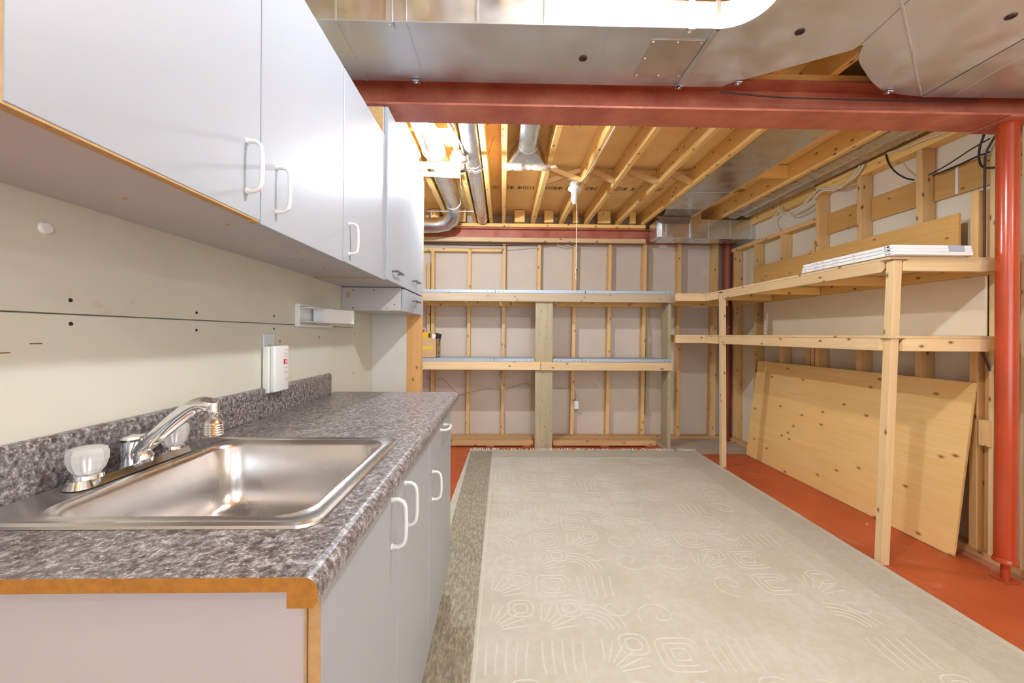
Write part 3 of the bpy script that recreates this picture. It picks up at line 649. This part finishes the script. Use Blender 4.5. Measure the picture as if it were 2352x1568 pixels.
# ------------------------------------------------------------------ SINK
def rrect(x0, x1, y0, y1, r, n=6):
    out = []
    for cx, cy, a0 in ((x1 - r, y1 - r, 0), (x0 + r, y1 - r, PI / 2), (x0 + r, y0 + r, PI), (x1 - r, y0 + r, 1.5 * PI)):
        for i in range(n + 1): a = a0 + i * PI / 2 / n; out.append((cx + r * math.cos(a), cy + r * math.sin(a)))
    return out
T = thing('sink', 'single bowl stainless steel drop in sink set into the worktop', 'sink', (-.55, .9, .91))
bm = bmesh.new(); L = []
spec = [(-.834, -.283, .634, 1.168, .035, .9105), (-.833, -.284, .635, 1.167, .035, .915), (-.828, -.289, .640, 1.162, .032, .918), (-.822, -.295, .646, 1.156, .030, .9155),
        (-.755, -.313, .662, 1.140, .050, .9145), (-.752, -.316, .665, 1.137, .050, .917), (-.746, -.322, .671, 1.131, .052, .914), (-.741, -.327, .677, 1.125, .055, .902),
        (-.735, -.333, .684, 1.118, .06, .80), (-.731, -.337, .69, 1.112, .06, .765), (-.72, -.348, .70, 1.10, .06, .748), (-.695, -.373, .725, 1.075, .055, .741), (-.57, -.50, .87, .93, .028, .738)]
for x0, x1, y0, y1, r, z in spec: L.append([bm.verts.new((x, y, z)) for x, y in rrect(x0, x1, y0, y1, r)])
for a, b in zip(L, L[1:]):
    n = len(a)
    for k in range(n): bm.faces.new((a[k], a[(k + 1) % n], b[(k + 1) % n], b[k]))
bm.faces.new(L[-1]); sk = from_bm('basin', bm, M['steel'], T, smooth=True)
lathe('drain', [(.040, .7385), (.038, .742), (.028, .741), (.024, .736), (.0001, .736)], M['chrome'], T, (-.535, .90, 0), 24)
# faucet
T = thing('faucet', 'chrome swivel faucet with two clear knobs standing on the sink rim', 'faucet', (-.79, .91, .915))
bm = bmesh.new(); A = [bm.verts.new((x, y, .9165)) for x, y in rrect(-.818, -.766, .768, 1.052, .026)]; B = [bm.verts.new((x, y, .931)) for x, y in rrect(-.812, -.772, .774, 1.046, .020)]
n = len(A)
for k in range(n): bm.faces.new((A[k], A[(k + 1) % n], B[(k + 1) % n], B[k]))
bm.faces.new(A[::-1]); bm.faces.new(B); from_bm('deck_plate', bm, M['chrome'], T, smooth=True)
lathe('hub', [(.023, .930), (.023, .974), (.029, .980), (.028, .985), (.0001, .988)], M['chrome'], T, (-.800, .912, 0), 28)
lathe('spout_base', [(.017, .931), (.018, .945), (.013, .953), (.0001, .956)], M['chrome'], T, (-.772, .905, 0), 20)
sp = [(-.780, .907, .950), (-.768, .907, .966), (-.74, .908, .99), (-.70, .909, 1.025), (-.672, .910, 1.046), (-.650, .911, 1.053), (-.632, .912, 1.050)]
P = spline(sp, 8); bm = bmesh.new(); bm_tube(bm, P, [.0150 + .002 * math.sin(PI * i / len(P)) for i in range(len(P))], 16); from_bm('spout', bm, M['chrome'], T, smooth=True)
prof = [(.009, 1.056), (.011, 1.048), (.010, 1.040), (.012, 1.036), (.0085, 1.030), (.0085, 1.022), (.0165, 1.014)]
for i in range(5): prof += [(.0172, 1.012 - i * .005), (.0185, 1.0095 - i * .005)]
prof += [(.017, .986), (.012, .983), (.0001, .984)]
lathe('aerator', prof, M['chrome'], T, (-.628, .912, 0), 28)
for y in (.806, 1.012):
    lathe('knob_skirt', [(.024, .930), (.023, .937), (.014, .941)], M['chrome'], T, (-.792, y, 0), 24)
    bm = bmesh.new(); seg = 8; rings = []
    for r, z in ((.020, .940), (.0255, .948), (.0305, .964), (.0305, .978), (.027, .987), (.012, .990)):
        rings.append([bm.verts.new((-.792 + r * (1 - .10 * (k % 2)) * math.cos(PI * k / seg), y + r * (1 - .10 * (k % 2)) * math.sin(PI * k / seg), z)) for k in range(seg * 2)])
    for a, b in zip(rings, rings[1:]):
        for k in range(16): bm.faces.new((a[k], a[(k + 1) % 16], b[(k + 1) % 16], b[k]))
    bm.faces.new(rings[0]); bm.faces.new(rings[-1]); kb = from_bm('knob', bm, M['acrylic'], T)
    lathe('knob_core', [(.008, .940), (.008, .972), (.0001, .973)], M['chrome'], kb, (-.792, y, 0), 12)

# ------------------------------------------------------------------ WALL ITEMS
T = thing('outlet', 'pale duplex outlet plate on the wall above the backsplash', 'outlet', (-.861, 1.53, 1.15))
box('plate', -.861, -.856, 1.497, 1.567, 1.088, 1.205, M['clear_plate'], T)
for y in (1.526, 1.536): box('slot', -.8562, -.8555, y, y + .003, 1.155, 1.168, M['grey_ink'], T, bev=0)
lathe('ground_hole', [(.003, 0), (.003, .001), (.0001, .001)], M['dark'], T, (-.8562, 1.533, 1.148), 8, RY)
T = thing('gas_alarm', 'white plug in alarm with red digit window leaning on the backsplash', 'alarm', (-.84, 1.54, 1.01))
box('rear_shell', -.856, -.832, 1.487, 1.56, .992, 1.160, M['ivory_plastic'], T, bev=.004)
box('front_shell', -.831, -.812, 1.490, 1.585, .995, 1.162, M['white_plastic'], T, bev=.005)
box('display', -.812, -.8112, 1.548, 1.572, 1.094, 1.112, M['red'], T, bev=0)
text('digit', '8', .018, Matrix.Translation((-.8108, 1.562, 1.103)) @ Matrix.Rotation(PI / 2, 4, 'Z') @ Matrix.Rotation(PI / 2, 4, 'X'), M['digit'], T, .0002)
for z, y0, y1 in ((1.145, 1.555, 1.575), (1.131, 1.552, 1.577), (1.122, 1.552, 1.577), (1.078, 1.552, 1.575), (1.062, 1.55, 1.575)): box('print_line', -.812, -.8116, y0, y1, z, z + .0016, M['grey_ink'], T, bev=0)
lathe('test_button', [(.003, 0), (.003, .001), (.0001, .001)], M['grey_ink'], T, (-.812, 1.570, 1.036), 10, RY)
T = thing('towel_holder', 'white plastic holder with a projecting arm on the left wall', 'holder', (-.86, 1.9, 1.28))
bm = bmesh.new()
def frame(bm, y0, y1, z0, z1, t, x0, x1):
    for a in ((y0, y1, z0, z0 + t), (y0, y1, z1 - t, z1), (y0, y0 + t, z0 + t, z1 - t), (y1 - t, y1, z0 + t, z1 - t)):
        bm_box(bm, ((x0 + x1) / 2, (a[0] + a[1]) / 2, (a[2] + a[3]) / 2), (x1 - x0, a[1] - a[0], a[3] - a[2]), .0015)
frame(bm, 1.725, 2.06, 1.236, 1.331, .010, -.861, -.842); from_bm('frame', bm, M['white_plastic'], T)
box('back', -.861, -.857, 1.73, 2.055, 1.24, 1.327, M['white_plastic'], T)
bm = bmesh.new()
for a in ((-.858, -.795, 1.255, 1.259), (-.858, -.795, 1.314, 1.318)):
    bm_box(bm, ((a[0] + a[1]) / 2, 1.89, (a[2] + a[3]) / 2), (a[1] - a[0], .28, .004), .001)
from_bm('tray_side', bm, M['white_plastic'], T)
prism('arm', [(-.846, 1.86), (-.80, 1.86), (-.735, 2.02), (-.735, 2.035), (-.76, 2.035), (-.846, 1.90)], 1.256, 1.318, M['white_plastic'], T)
box('arm_tip', -.742, -.728, 2.02, 2.042, 1.252, 1.320, M['white_plastic'], T, bev=.004)

# ------------------------------------------------------------------ RUG
T = thing('rug', 'large pale beige patterned rug with greyish woven border on the floor', 'rug', (.83, 2.5, 0))
bm = bmesh.new(); n = 40; lo = []
c4 = [(-.312, .35), (1.990, .35), (2.012, 4.25), (-.334, 4.30), (-.366, 3.0), (-.366, 1.97), (-.312, 1.95)]
edge = []
for (a, b) in ((0, 1), (1, 2), (2, 3), (3, 4), (4, 5), (5, 6), (6, 0)):
    for i in range(n):
        t = i / n; x = c4[a][0] * (1 - t) + c4[b][0] * t; y = c4[a][1] * (1 - t) + c4[b][1] * t
        if i: x += random.uniform(-.0015, .0015); y += random.uniform(-.003, .003)
        edge.append((x, y))
lo = [bm.verts.new((x, y, .001)) for x, y in edge]; hi = [bm.verts.new((x, y, .010)) for x, y in edge]
bm.faces.new(hi); bm.faces.new(lo[::-1])
for i in range(len(lo)): bm.faces.new((lo[i], lo[(i + 1) % len(lo)], hi[(i + 1) % len(lo)], hi[i]))
from_bm('pile', bm, M['rug'], T)
bm = bmesh.new()
def ribbon(pts, w_=.0045):
    Z = .0112
    vs = []
    for i, p in enumerate(pts):
        a = Vector(pts[max(i - 1, 0)]); b = Vector(pts[min(i + 1, len(pts) - 1)]); t = (b - a)
        if t.length < 1e-6: return
        t.normalize(); nn = Vector((-t.y, t.x)); q = Vector(p)
        vs.append((bm.verts.new((*(q + nn * w_), .0098)), bm.verts.new((*q, Z)), bm.verts.new((*(q - nn * w_), .0098))))
    for u, v in zip(vs, vs[1:]):
        bm.faces.new((u[0], u[1], v[1], v[0])); bm.faces.new((u[1], u[2], v[2], v[1]))
rr = random.Random(3)
def squircle(cx, cy, r, p=4, a0=0, a1=2 * PI, n=26):
    out = []
    for i in range(n + 1):
        a = a0 + (a1 - a0) * i / n; c, s = math.cos(a), math.sin(a); k = (abs(c) ** p + abs(s) ** p) ** (-1 / p); out.append((cx + r * k * c, cy + r * k * s))
    return out
cell = .215; gy = 1.0; row = 0
while gy < 3.98:
    gx = -.075; ci = 0
    while gx + cell < 1.80:
        keep = 1.0 if gx < .5 else (.8 if gx < .9 else .45)
        if rr.random() < keep:
            cx, cy = gx + cell / 2, gy + cell / 2; kind = rr.randrange(5)
            if kind == 0:
                ribbon([(cx + (.01 + .0125 * a) * math.cos(a + row), cy + (.01 + .0125 * a) * math.sin(a + row)) for a in [i * .3 for i in range(24)]])
            elif kind == 1:
                for r in (.03, .055, .082): ribbon(squircle(cx, cy, r, 5, .3, 2 * PI - .2 + rr.uniform(-.8, .2)))
            elif kind == 2:
                for r in (.03, .055, .08, .11): ribbon(squircle(gx, gy + .02, r + .05, 2.2, .05, PI / 2 - .05, 14))
                ribbon([(cx + .03 + (.01 + .009 * a) * math.cos(a), cy + .05 + (.01 + .009 * a) * math.sin(a)) for a in [i * .4 for i in range(16)]])
            elif kind == 3:
                for k in range(5): ribbon([(gx + .02 + k * .036, gy + .02), (gx + .016 + k * .038, gy + .1), (gx + .02 + k * .04, gy + .18)])
            else:
                for k in range(6): a = .2 + k * .25; ribbon([(gx + .02 + .06 * math.cos(a), gy + .02 + .06 * math.sin(a)), (gx + .02 + .17 * math.cos(a), gy + .02 + .17 * math.sin(a))])
                for r in (.03, .055): ribbon(squircle(gx + .16, gy + .16, r, 3))
        gx += cell
    gy += cell; row += 1
ribbon([(-.095, .9), (-.085, 4.0)], .004); ribbon([(-.09, 4.02), (1.76, 3.99)], .004)
o = from_bm('carved_pattern', bm, M['rug_cut'], T); o['kind'] = 'stuff'
bm = bmesh.new()
for i in range(420):
    t = rr.random(); x = -.33 + t * 2.35; y = 4.30 - t * .05; y -= 0
    if .05 < t < .30 and rr.random() < .5: continue
    a = rr.uniform(-.9, .9); l = rr.uniform(.02, .05) * (1.4 if t > .78 else 1)
    bm_tube(bm, [(x, y - .004, .008), (x + a * l * .4, y + l * .5, .014 + rr.random() * .012), (x + a * l, y + l, .004)], [.0022, .002, .0012], 3, False)
o = from_bm('fringe', bm, M['fringe'], T); o['kind'] = 'stuff'

# ------------------------------------------------------------------ BACK SHELVES
T = thing('wall_shelving', 'two tier lumber shelving along the back wall with grey uprights', 'shelving', (.3, 4.55, 0))
box('rail', -1.5, 1.832, 4.332, 4.368, 1.556, 1.645, M['grey_wood'], T)
box('rail', -1.5, .397, 4.332, 4.368, .836, .922, M['pale'], T); box('rail', .400, 1.803, 4.332, 4.368, .834, .921, M['pale'], T)
box('upright', .345, .530, 4.37, 4.405, 0, 1.62, M['green_wood'], T, long=2); box('upright', 1.765, 1.800, 4.37, 4.55, 0, 1.62, M['green_wood'], T, long=2)
box('upright', -1.45, -1.41, 4.37, 4.55, 0, 1.62, M['green_wood'], T, long=2)
for z, xb in ((1.63, 1.83), (.905, 1.80)):
    box('back_ledger', -1.5, xb, 4.732, 4.768, z - .095, z - .006, M['joist'], T)
    for i, x in enumerate((-1.38, -.85, -.42, .10, .56, 1.02, 1.45, xb - .06)): box('cross_bearer', x, x + .036, 4.408 if i not in (0, 7) else 4.56, 4.73, z - .075, z - .006, M['joist'], T)
def tray(x0, x1, z, label, group, px1=None):
    T = thing('steel_tray', label, 'tray', ((x0 + x1) / 2, 4.55, z), group)
    box('pan', x0, px1 or x1, 4.345, 4.728, z + .028, z + .031, M['tray'], T, bev=.0008)
    bm = bmesh.new(); bm_box(bm, ((x0 + x1) / 2, 4.340, z + .0165), (x1 - x0, .003, .031), .0008); bm_box(bm, ((x0 + (px1 or x1)) / 2, 4.728, z + .016), ((px1 or x1) - x0, .003, .030), 0)
    from_bm('lip', bm, M['tray'], T)
    for x in (x0 + .03, x0 + .08, x1 - .08, x1 - .03): lathe('screw_hole', [(.004, 0), (.004, .0008), (.0001, .0008)], M['dark'], T, (x, 4.3385, z + .016), 8, RX)
G = 'blue grey steel trays on the back shelves'
tray(-1.45, -.086, 1.646, 'leftmost pale steel tray on the upper back shelf', G); tray(-.076, .864, 1.646, 'middle pale steel tray on the upper back shelf', G); tray(.874, 1.808, 1.646, 'right pale steel tray on the upper back shelf', G)
tray(-1.40, -.096, .923, 'long pale steel tray under the cardboard box on the middle back shelf', G); tray(-.088, .330, .923, 'pale steel tray just left of the wide upright, middle back shelf', G)
tray(.533, .834, .923, 'short pale steel tray just right of the wide upright, middle back shelf', G); tray(.844, 1.795, .923, 'rightmost pale steel tray on the middle back shelf', G, 1.762)
# pallets
def pallet(x0, x1, label):
    T = thing('pallet', label, 'pallet', ((x0 + x1) / 2, 4.57, 0), 'wooden pallets under the back shelf')
    for y in (4.43, 4.58, 4.72):
        for x in (x0 + .02, (x0 + x1) / 2 - .04, x1 - .11): box('block', x, x + .09, y, y + .04, 0, .035, M['beam' if y < 4.5 and x > x0 + .1 else 'dark_wood'], T)
    box('stringer_board', x0, x1, 4.415, 4.428, .018, .074, M['pallet'], T)
    for y in (4.43, 4.52, 4.61, 4.695): box('slat', x0, x1, y, y + .070, .058 - .022, .075 - .018, M['pallet'], T)
pallet(-.60, .33, 'wooden pallet left of the wide upright under the back shelf'); pallet(.545, 1.66, 'wooden pallet right of the wide upright under the back shelf')
# cardboard box and its contents
Z = .9545
T = thing('cardboard_box', 'open cardboard box with yellow tape at the left end of the back shelf', 'box', (-.83, 4.56, Z))
bm = bmesh.new(); x0, x1, y0, y1, h = -.955, -.708, 4.42, 4.70, .205
for a in ((x0, x1, y0, y0 + .004), (x0, x1, y1 - .004, y1), (x0, x0 + .004, y0, y1), (x1 - .004, x1, y0, y1)): bm_box(bm, ((a[0] + a[1]) / 2, (a[2] + a[3]) / 2, Z + h / 2), (a[1] - a[0], a[3] - a[2], h))
bm_box(bm, ((x0 + x1) / 2, (y0 + y1) / 2, Z + .003), (x1 - x0, y1 - y0, .004)); from_bm('walls', bm, M['cardboard'], T)
box('tape_band', x0 + .005, x1 - .03, y0 - .001, y0, Z + .085, Z + .125, M['tape'], T, bev=0)
box('print_patch', x1, x1 + .001, y0 + .1, y0 + .21, Z + .12, Z + .15, M['brown_print'], T, bev=0); box('print_patch', x1, x1 + .001, y0 + .1, y0 + .21, Z + .04, Z + .06, M['brown_print'], T, bev=0)
T = thing('yellow_carton', 'small yellow carton poking out of the cardboard box', 'box', (-.86, 4.5, Z + .1))
box('sleeve', -.95, -.775, 4.455, 4.53, Z + .11, Z + .272, M['yellow'], T); box('window_print', -.80, -.778, 4.453, 4.455, Z + .215, Z + .262, M['ink'], T, bev=0)
lathe('round_print', [(.011, 0), (.011, .001), (.0001, .001)], M['ink'], T, (-.905, 4.455, Z + .232), 12, RX)
for i, (x, z, mt) in enumerate(((-.80, .225, 'paper'), (-.765, .215, 'ink'), (-.745, .23, 'ink'))):
    o = beam('booklet', (x - .01, 4.56 + i * .03, Z + .08), (x + .03, 4.56 + i * .03, Z + z + .03), .006, .07, M[mt], None, up=(1, 0, 0))
    meta(o, ('white booklet tucked beside the yellow carton', 'dark booklet leaning right out of the cardboard box', 'outermost dark striped booklet at the box corner')[i], 'booklet', 'booklets in the cardboard box')
o = beam('red_tool_handle', (-.93, 4.62, Z + .12), (-.885, 4.60, Z + .305), .018, .03, M['red_plastic'], None, up=(1, 0, 0), bev=.004); meta(o, 'red handle sticking up from the cardboard box', 'tool')
o = beam('black_strap', (-.91, 4.64, Z + .24), (-.80, 4.60, Z + .265), .02, .012, M['cable_b'], None, bev=.003); meta(o, 'black item lying across the top of the cardboard box', 'tool')
# cable and outlet box on back wall
o = tube('wall_cable', [(-.9, 4.855, .70), (-.80, 4.85, .655), (-.70, 4.855, .68), (-.52, 4.855, .505), (-.40, 4.765, .535), (-.2, 4.85, .57), (0.0, 4.765, .57), (.15, 4.85, .60), (.27, 4.855, .63), (.40, 4.765, .59), (.60, 4.85, .58), (.78, 4.765, .58), (.84, 4.80, .56), (.865, 4.80, .46)], .004, M['cable_br'], None, 6, 6)
meta(o, 'tan cable looping across the lower back wall studs', 'cable')
T = thing('electrical_box', 'small grey metal box hanging beside a back wall stud', 'electrical box', (.862, 4.79, .38))
box('case', .832, .885, 4.765, 4.82, .345, .445, M['galv'], T, bev=.003); lathe('clamp', [(.012, .445), (.012, .47)], M['galv'], T, (.862, 4.79, 0), 12)
T = thing('switch_plate', 'ivory switch box on the back wall left of the end upright', 'switch', (1.745, 4.83, 1.16)); box('plate', 1.70, 1.755, 4.85, 4.861, 1.115, 1.20, M['ivory_plastic'], T, bev=.003)
for pts, lab in (([(-1.0, 4.63, 2.225), (-.5, 4.64, 2.21), (-.1, 4.64, 2.205), (.3, 4.70, 2.235), (.5, 4.74, 2.255)], 'dark cable along the top of the back wall'), ):
    o = tube('wall_cable', pts, .004, M['cable_b'], None, 6, 6); meta(o, lab, 'cable')
o = tube('wall_cable', [(.62, 4.76, 2.25), (.68, 4.75, 2.225), (.74, 4.75, 2.245), (.80, 4.755, 2.225), (.83, 4.758, 2.25)], .004, M['cable_w'], None, 6, 6); meta(o, 'short white cable loop under the far beam nailer', 'cable')
o = tube('tie_wire', [(.6, 4.76, 2.24), (1.2, 4.755, 2.225), (1.75, 4.755, 2.225), (2.2, 4.755, 2.185), (2.50, 4.755, 2.18)], .0015, M['cable_br'], None, 5, 4); meta(o, 'thin wire strung along the top of the back wall studs', 'wire')

# ------------------------------------------------------------------ CORNER SHELVES (right)
T = thing('corner_shelving', 'pale lumber two tier shelving wrapping the right corner on slim posts', 'shelving', (2.3, 3.1, 0))
beam('post', (2.030, 2.158, 0), (2.045, 2.112, 1.605), .046, .042, M['pale'], T, up=(1, 0, 0))
beam('post', (2.040, 3.765, 0), (2.015, 3.745, 1.60), .050, .040, M['pale'], T, up=(1, 0, 0))
for zt, zb in ((1.610, 1.549), (1.200, 1.134)):
    box('rail', 2.000, 2.036 if zt > 1.5 else 2.040, 2.145, 3.715, zb, zt, M['pale'], T)
    box('rail', 2.000, 2.036, 3.80, 4.060, zb, zt, M['pale'], T)
    box('end_rail', 2.068, 2.520, 2.085, 2.121, zb, zt, M['pale'], T); box('end_rail', 2.522, 2.612, 2.085, 2.125, zb + .004, zt, M['stud'], T)
    box('corner_rail', 1.705, 1.998, 4.024, 4.060, zb, zt, M['pale'], T)
    box('wall_ledger', 2.584, 2.619, 2.13, 4.59, zb - .005, zt - .001, M['joist'], T)
    box('back_ledger', 1.84, 2.54, 4.60, 4.636, zb - .005, zt - .001, M['joist'], T)
    zz = zt + .0005
    box('shelf_board', 1.998, 2.616, 2.09, 3.10, zz, zz + .014, M['pale'], T, long=1); box('shelf_board', 1.998, 2.616, 3.103, 4.06, zz, zz + .014, M['pale'], T, long=1)
    prism('shelf_board', [(1.705, 4.026), (1.996, 4.026), (1.996, 4.322), (1.822, 4.322)], zz, zz + .014, M['pale'], T)
    box('shelf_board', 1.998, 2.616, 4.063, 4.325, zz, zz + .014, M['pale'], T); box('shelf_board', 1.836, 2.616, 4.328, 4.66, zz, zz + .014, M['pale'], T)
    for y in (2.7, 3.3, 3.9): box('cross_bearer', 2.042, 2.58, y, y + .036, zb, zt - .001, M['joist'], T)
o = box('backing_panel', 2.603, 2.618, 2.17, 4.06, 1.2155, 1.543, plain('tan_panel', srgb(246, 228, 200), .04, 2, .85)); meta(o, 'tan board covering the studs between the two right shelves', 'board')
T = thing('plywood_sheet', 'large yellow plywood sheet leaning on the right wall under the shelves', 'plywood', (2.5, 3.2, 0))
a = math.atan2(.118, .955); L_ = .963
bm = bmesh.new(); bm_box(bm, (0, 0, L_ / 2), (1.93, .016, L_), .0012)
sheet = from_bm('sheet', bm, M['ply'], T, Matrix.Translation((2.488, 3.176, .001)) @ Matrix.Rotation(PI / 2, 4, 'Z') @ Matrix.Rotation(a, 4, 'X'))
o = beam('plank', (2.585, 2.28, 1.7685), (2.585, 4.19, 1.7685), .018, .285, M['plank']); meta(o, 'wide yellow brown plank standing on edge on the upper right shelf against the studs', 'board')
def carton(i, label):
    z = 1.625 + i * .0175 + .0005; T = thing('flat_carton', label, 'carton', (2.2, 2.37, z), 'flat white cartons on the upper right shelf')
    box('sleeve', 1.985 - .003 * i, 2.395, 2.048 + .004 * i, 2.70 - .01 * i, z, z + .0168, M['carton'], T, bev=.002, long=1)
    xx = 1.9846 - .003 * i
    for y0, y1 in ((2.07, 2.085), (2.09, 2.10), (2.66, 2.675), (2.55, 2.57), (2.575, 2.59), (2.50, 2.52), (2.42, 2.44), (2.40, 2.412), (2.28, 2.295)):
        box('print_mark', xx - .0006, xx, y0, y1, z + .005, z + (.012 if y0 < 2.1 else .0075), M['ink' if y0 < 2.085 and i else 'grey_ink'], T, bev=0)
    if i: box('grey_label', 2.27, 2.355, 2.0478 + .004 * i - .0006, 2.048 + .004 * i, z + .001, z + .016, M['tray'], T, bev=0)
carton(0, 'bottom flat white carton on the upper right shelf'); carton(1, 'middle flat white carton on the upper right shelf'); carton(2, 'top flat white carton on the upper right shelf')
# cables on the right wall
def cab(pts, mat, label, r=.005):
    o = tube('wall_cable', pts, r, M[mat], None, 8, 8); return meta(o, label, 'cable')
cab([(2.6, 2.922, 2.452), (2.6, 2.992, 2.392), (2.6, 3.109, 2.37), (2.6, 3.236, 2.385), (2.6, 3.33, 2.42), (2.6, 3.407, 2.405), (2.6, 3.522, 2.349), (2.6, 3.684, 2.329), (2.6, 3.801, 2.372), (2.6, 3.851, 2.436)], 'cable_w', 'thick white cable drooping along the top of the right wall', .008)
cab([(2.59, 2.942, 2.452), (2.588, 3.035, 2.376), (2.588, 3.156, 2.352), (2.588, 3.309, 2.39), (2.588, 3.403, 2.345), (2.588, 3.554, 2.300), (2.588, 3.72, 2.306), (2.588, 3.84, 2.408)], 'cable_w', 'second white cable just under the drooping one', .006)
cab([(2.63, 3.876, 2.386), (2.63, 3.971, 2.363), (2.63, 3.984, 2.303), (2.63, 3.919, 2.231)], 'cable_w', 'short white cable end above the low plate in the back right corner', .006)
cab([(2.605, 2.12, 2.405), (2.605, 2.363, 2.415), (2.605, 2.514, 2.432), (2.605, 2.61, 2.436), (2.605, 2.746, 2.455)], 'cable_w', 'white cable pinned along the double top plate by the near beam', .006)
cab([(2.612, 2.762, 2.453), (2.612, 2.746, 2.396), (2.612, 2.699, 2.315), (2.612, 2.63, 2.245), (2.612, 2.568, 2.207)], 'cable_b', 'black cable arcing across the second right wall stud', .005)
cab([(2.612, 2.478, 2.203), (2.62, 2.386, 2.224), (2.64, 2.271, 2.27), (2.65, 2.153, 2.30)], 'cable_b', 'taut black cable rising toward the orange red column', .004)
cab([(2.665, 2.50, 2.21), (2.67, 2.358, 2.219), (2.66, 2.248, 2.224), (2.66, 2.10, 2.22)], 'cable_b', 'black cable running level toward the orange red column', .0055)
cab([(2.61, 2.16, 2.46), (2.612, 2.186, 2.319), (2.61, 2.205, 2.248), (2.61, 2.207, 2.18), (2.61, 2.185, 2.132), (2.61, 2.12, 2.106)], 'cable_b', 'black cable loop hanging from the joists beside the column', .0055)
cab([(2.60, 2.12, 2.28), (2.60, 2.165, 2.204), (2.60, 2.172, 2.09), (2.60, 2.171, 1.854), (2.60, 2.171, 1.64)], 'cable_b', 'black cable dropping straight behind the column to the upper shelf', .0055)
cab([(2.60, 4.45, 2.16), (2.605, 4.44, 2.0), (2.60, 4.46, 1.85), (2.605, 4.45, 1.65)], 'cable_br', 'thin tan cable hanging in the back right corner', .003)
cab([(2.60, 2.18, 1.13), (2.612, 2.165, 1.07), (2.612, 2.155, 1.03)], 'cable_b', 'short black cable end below the middle right shelf', .005)
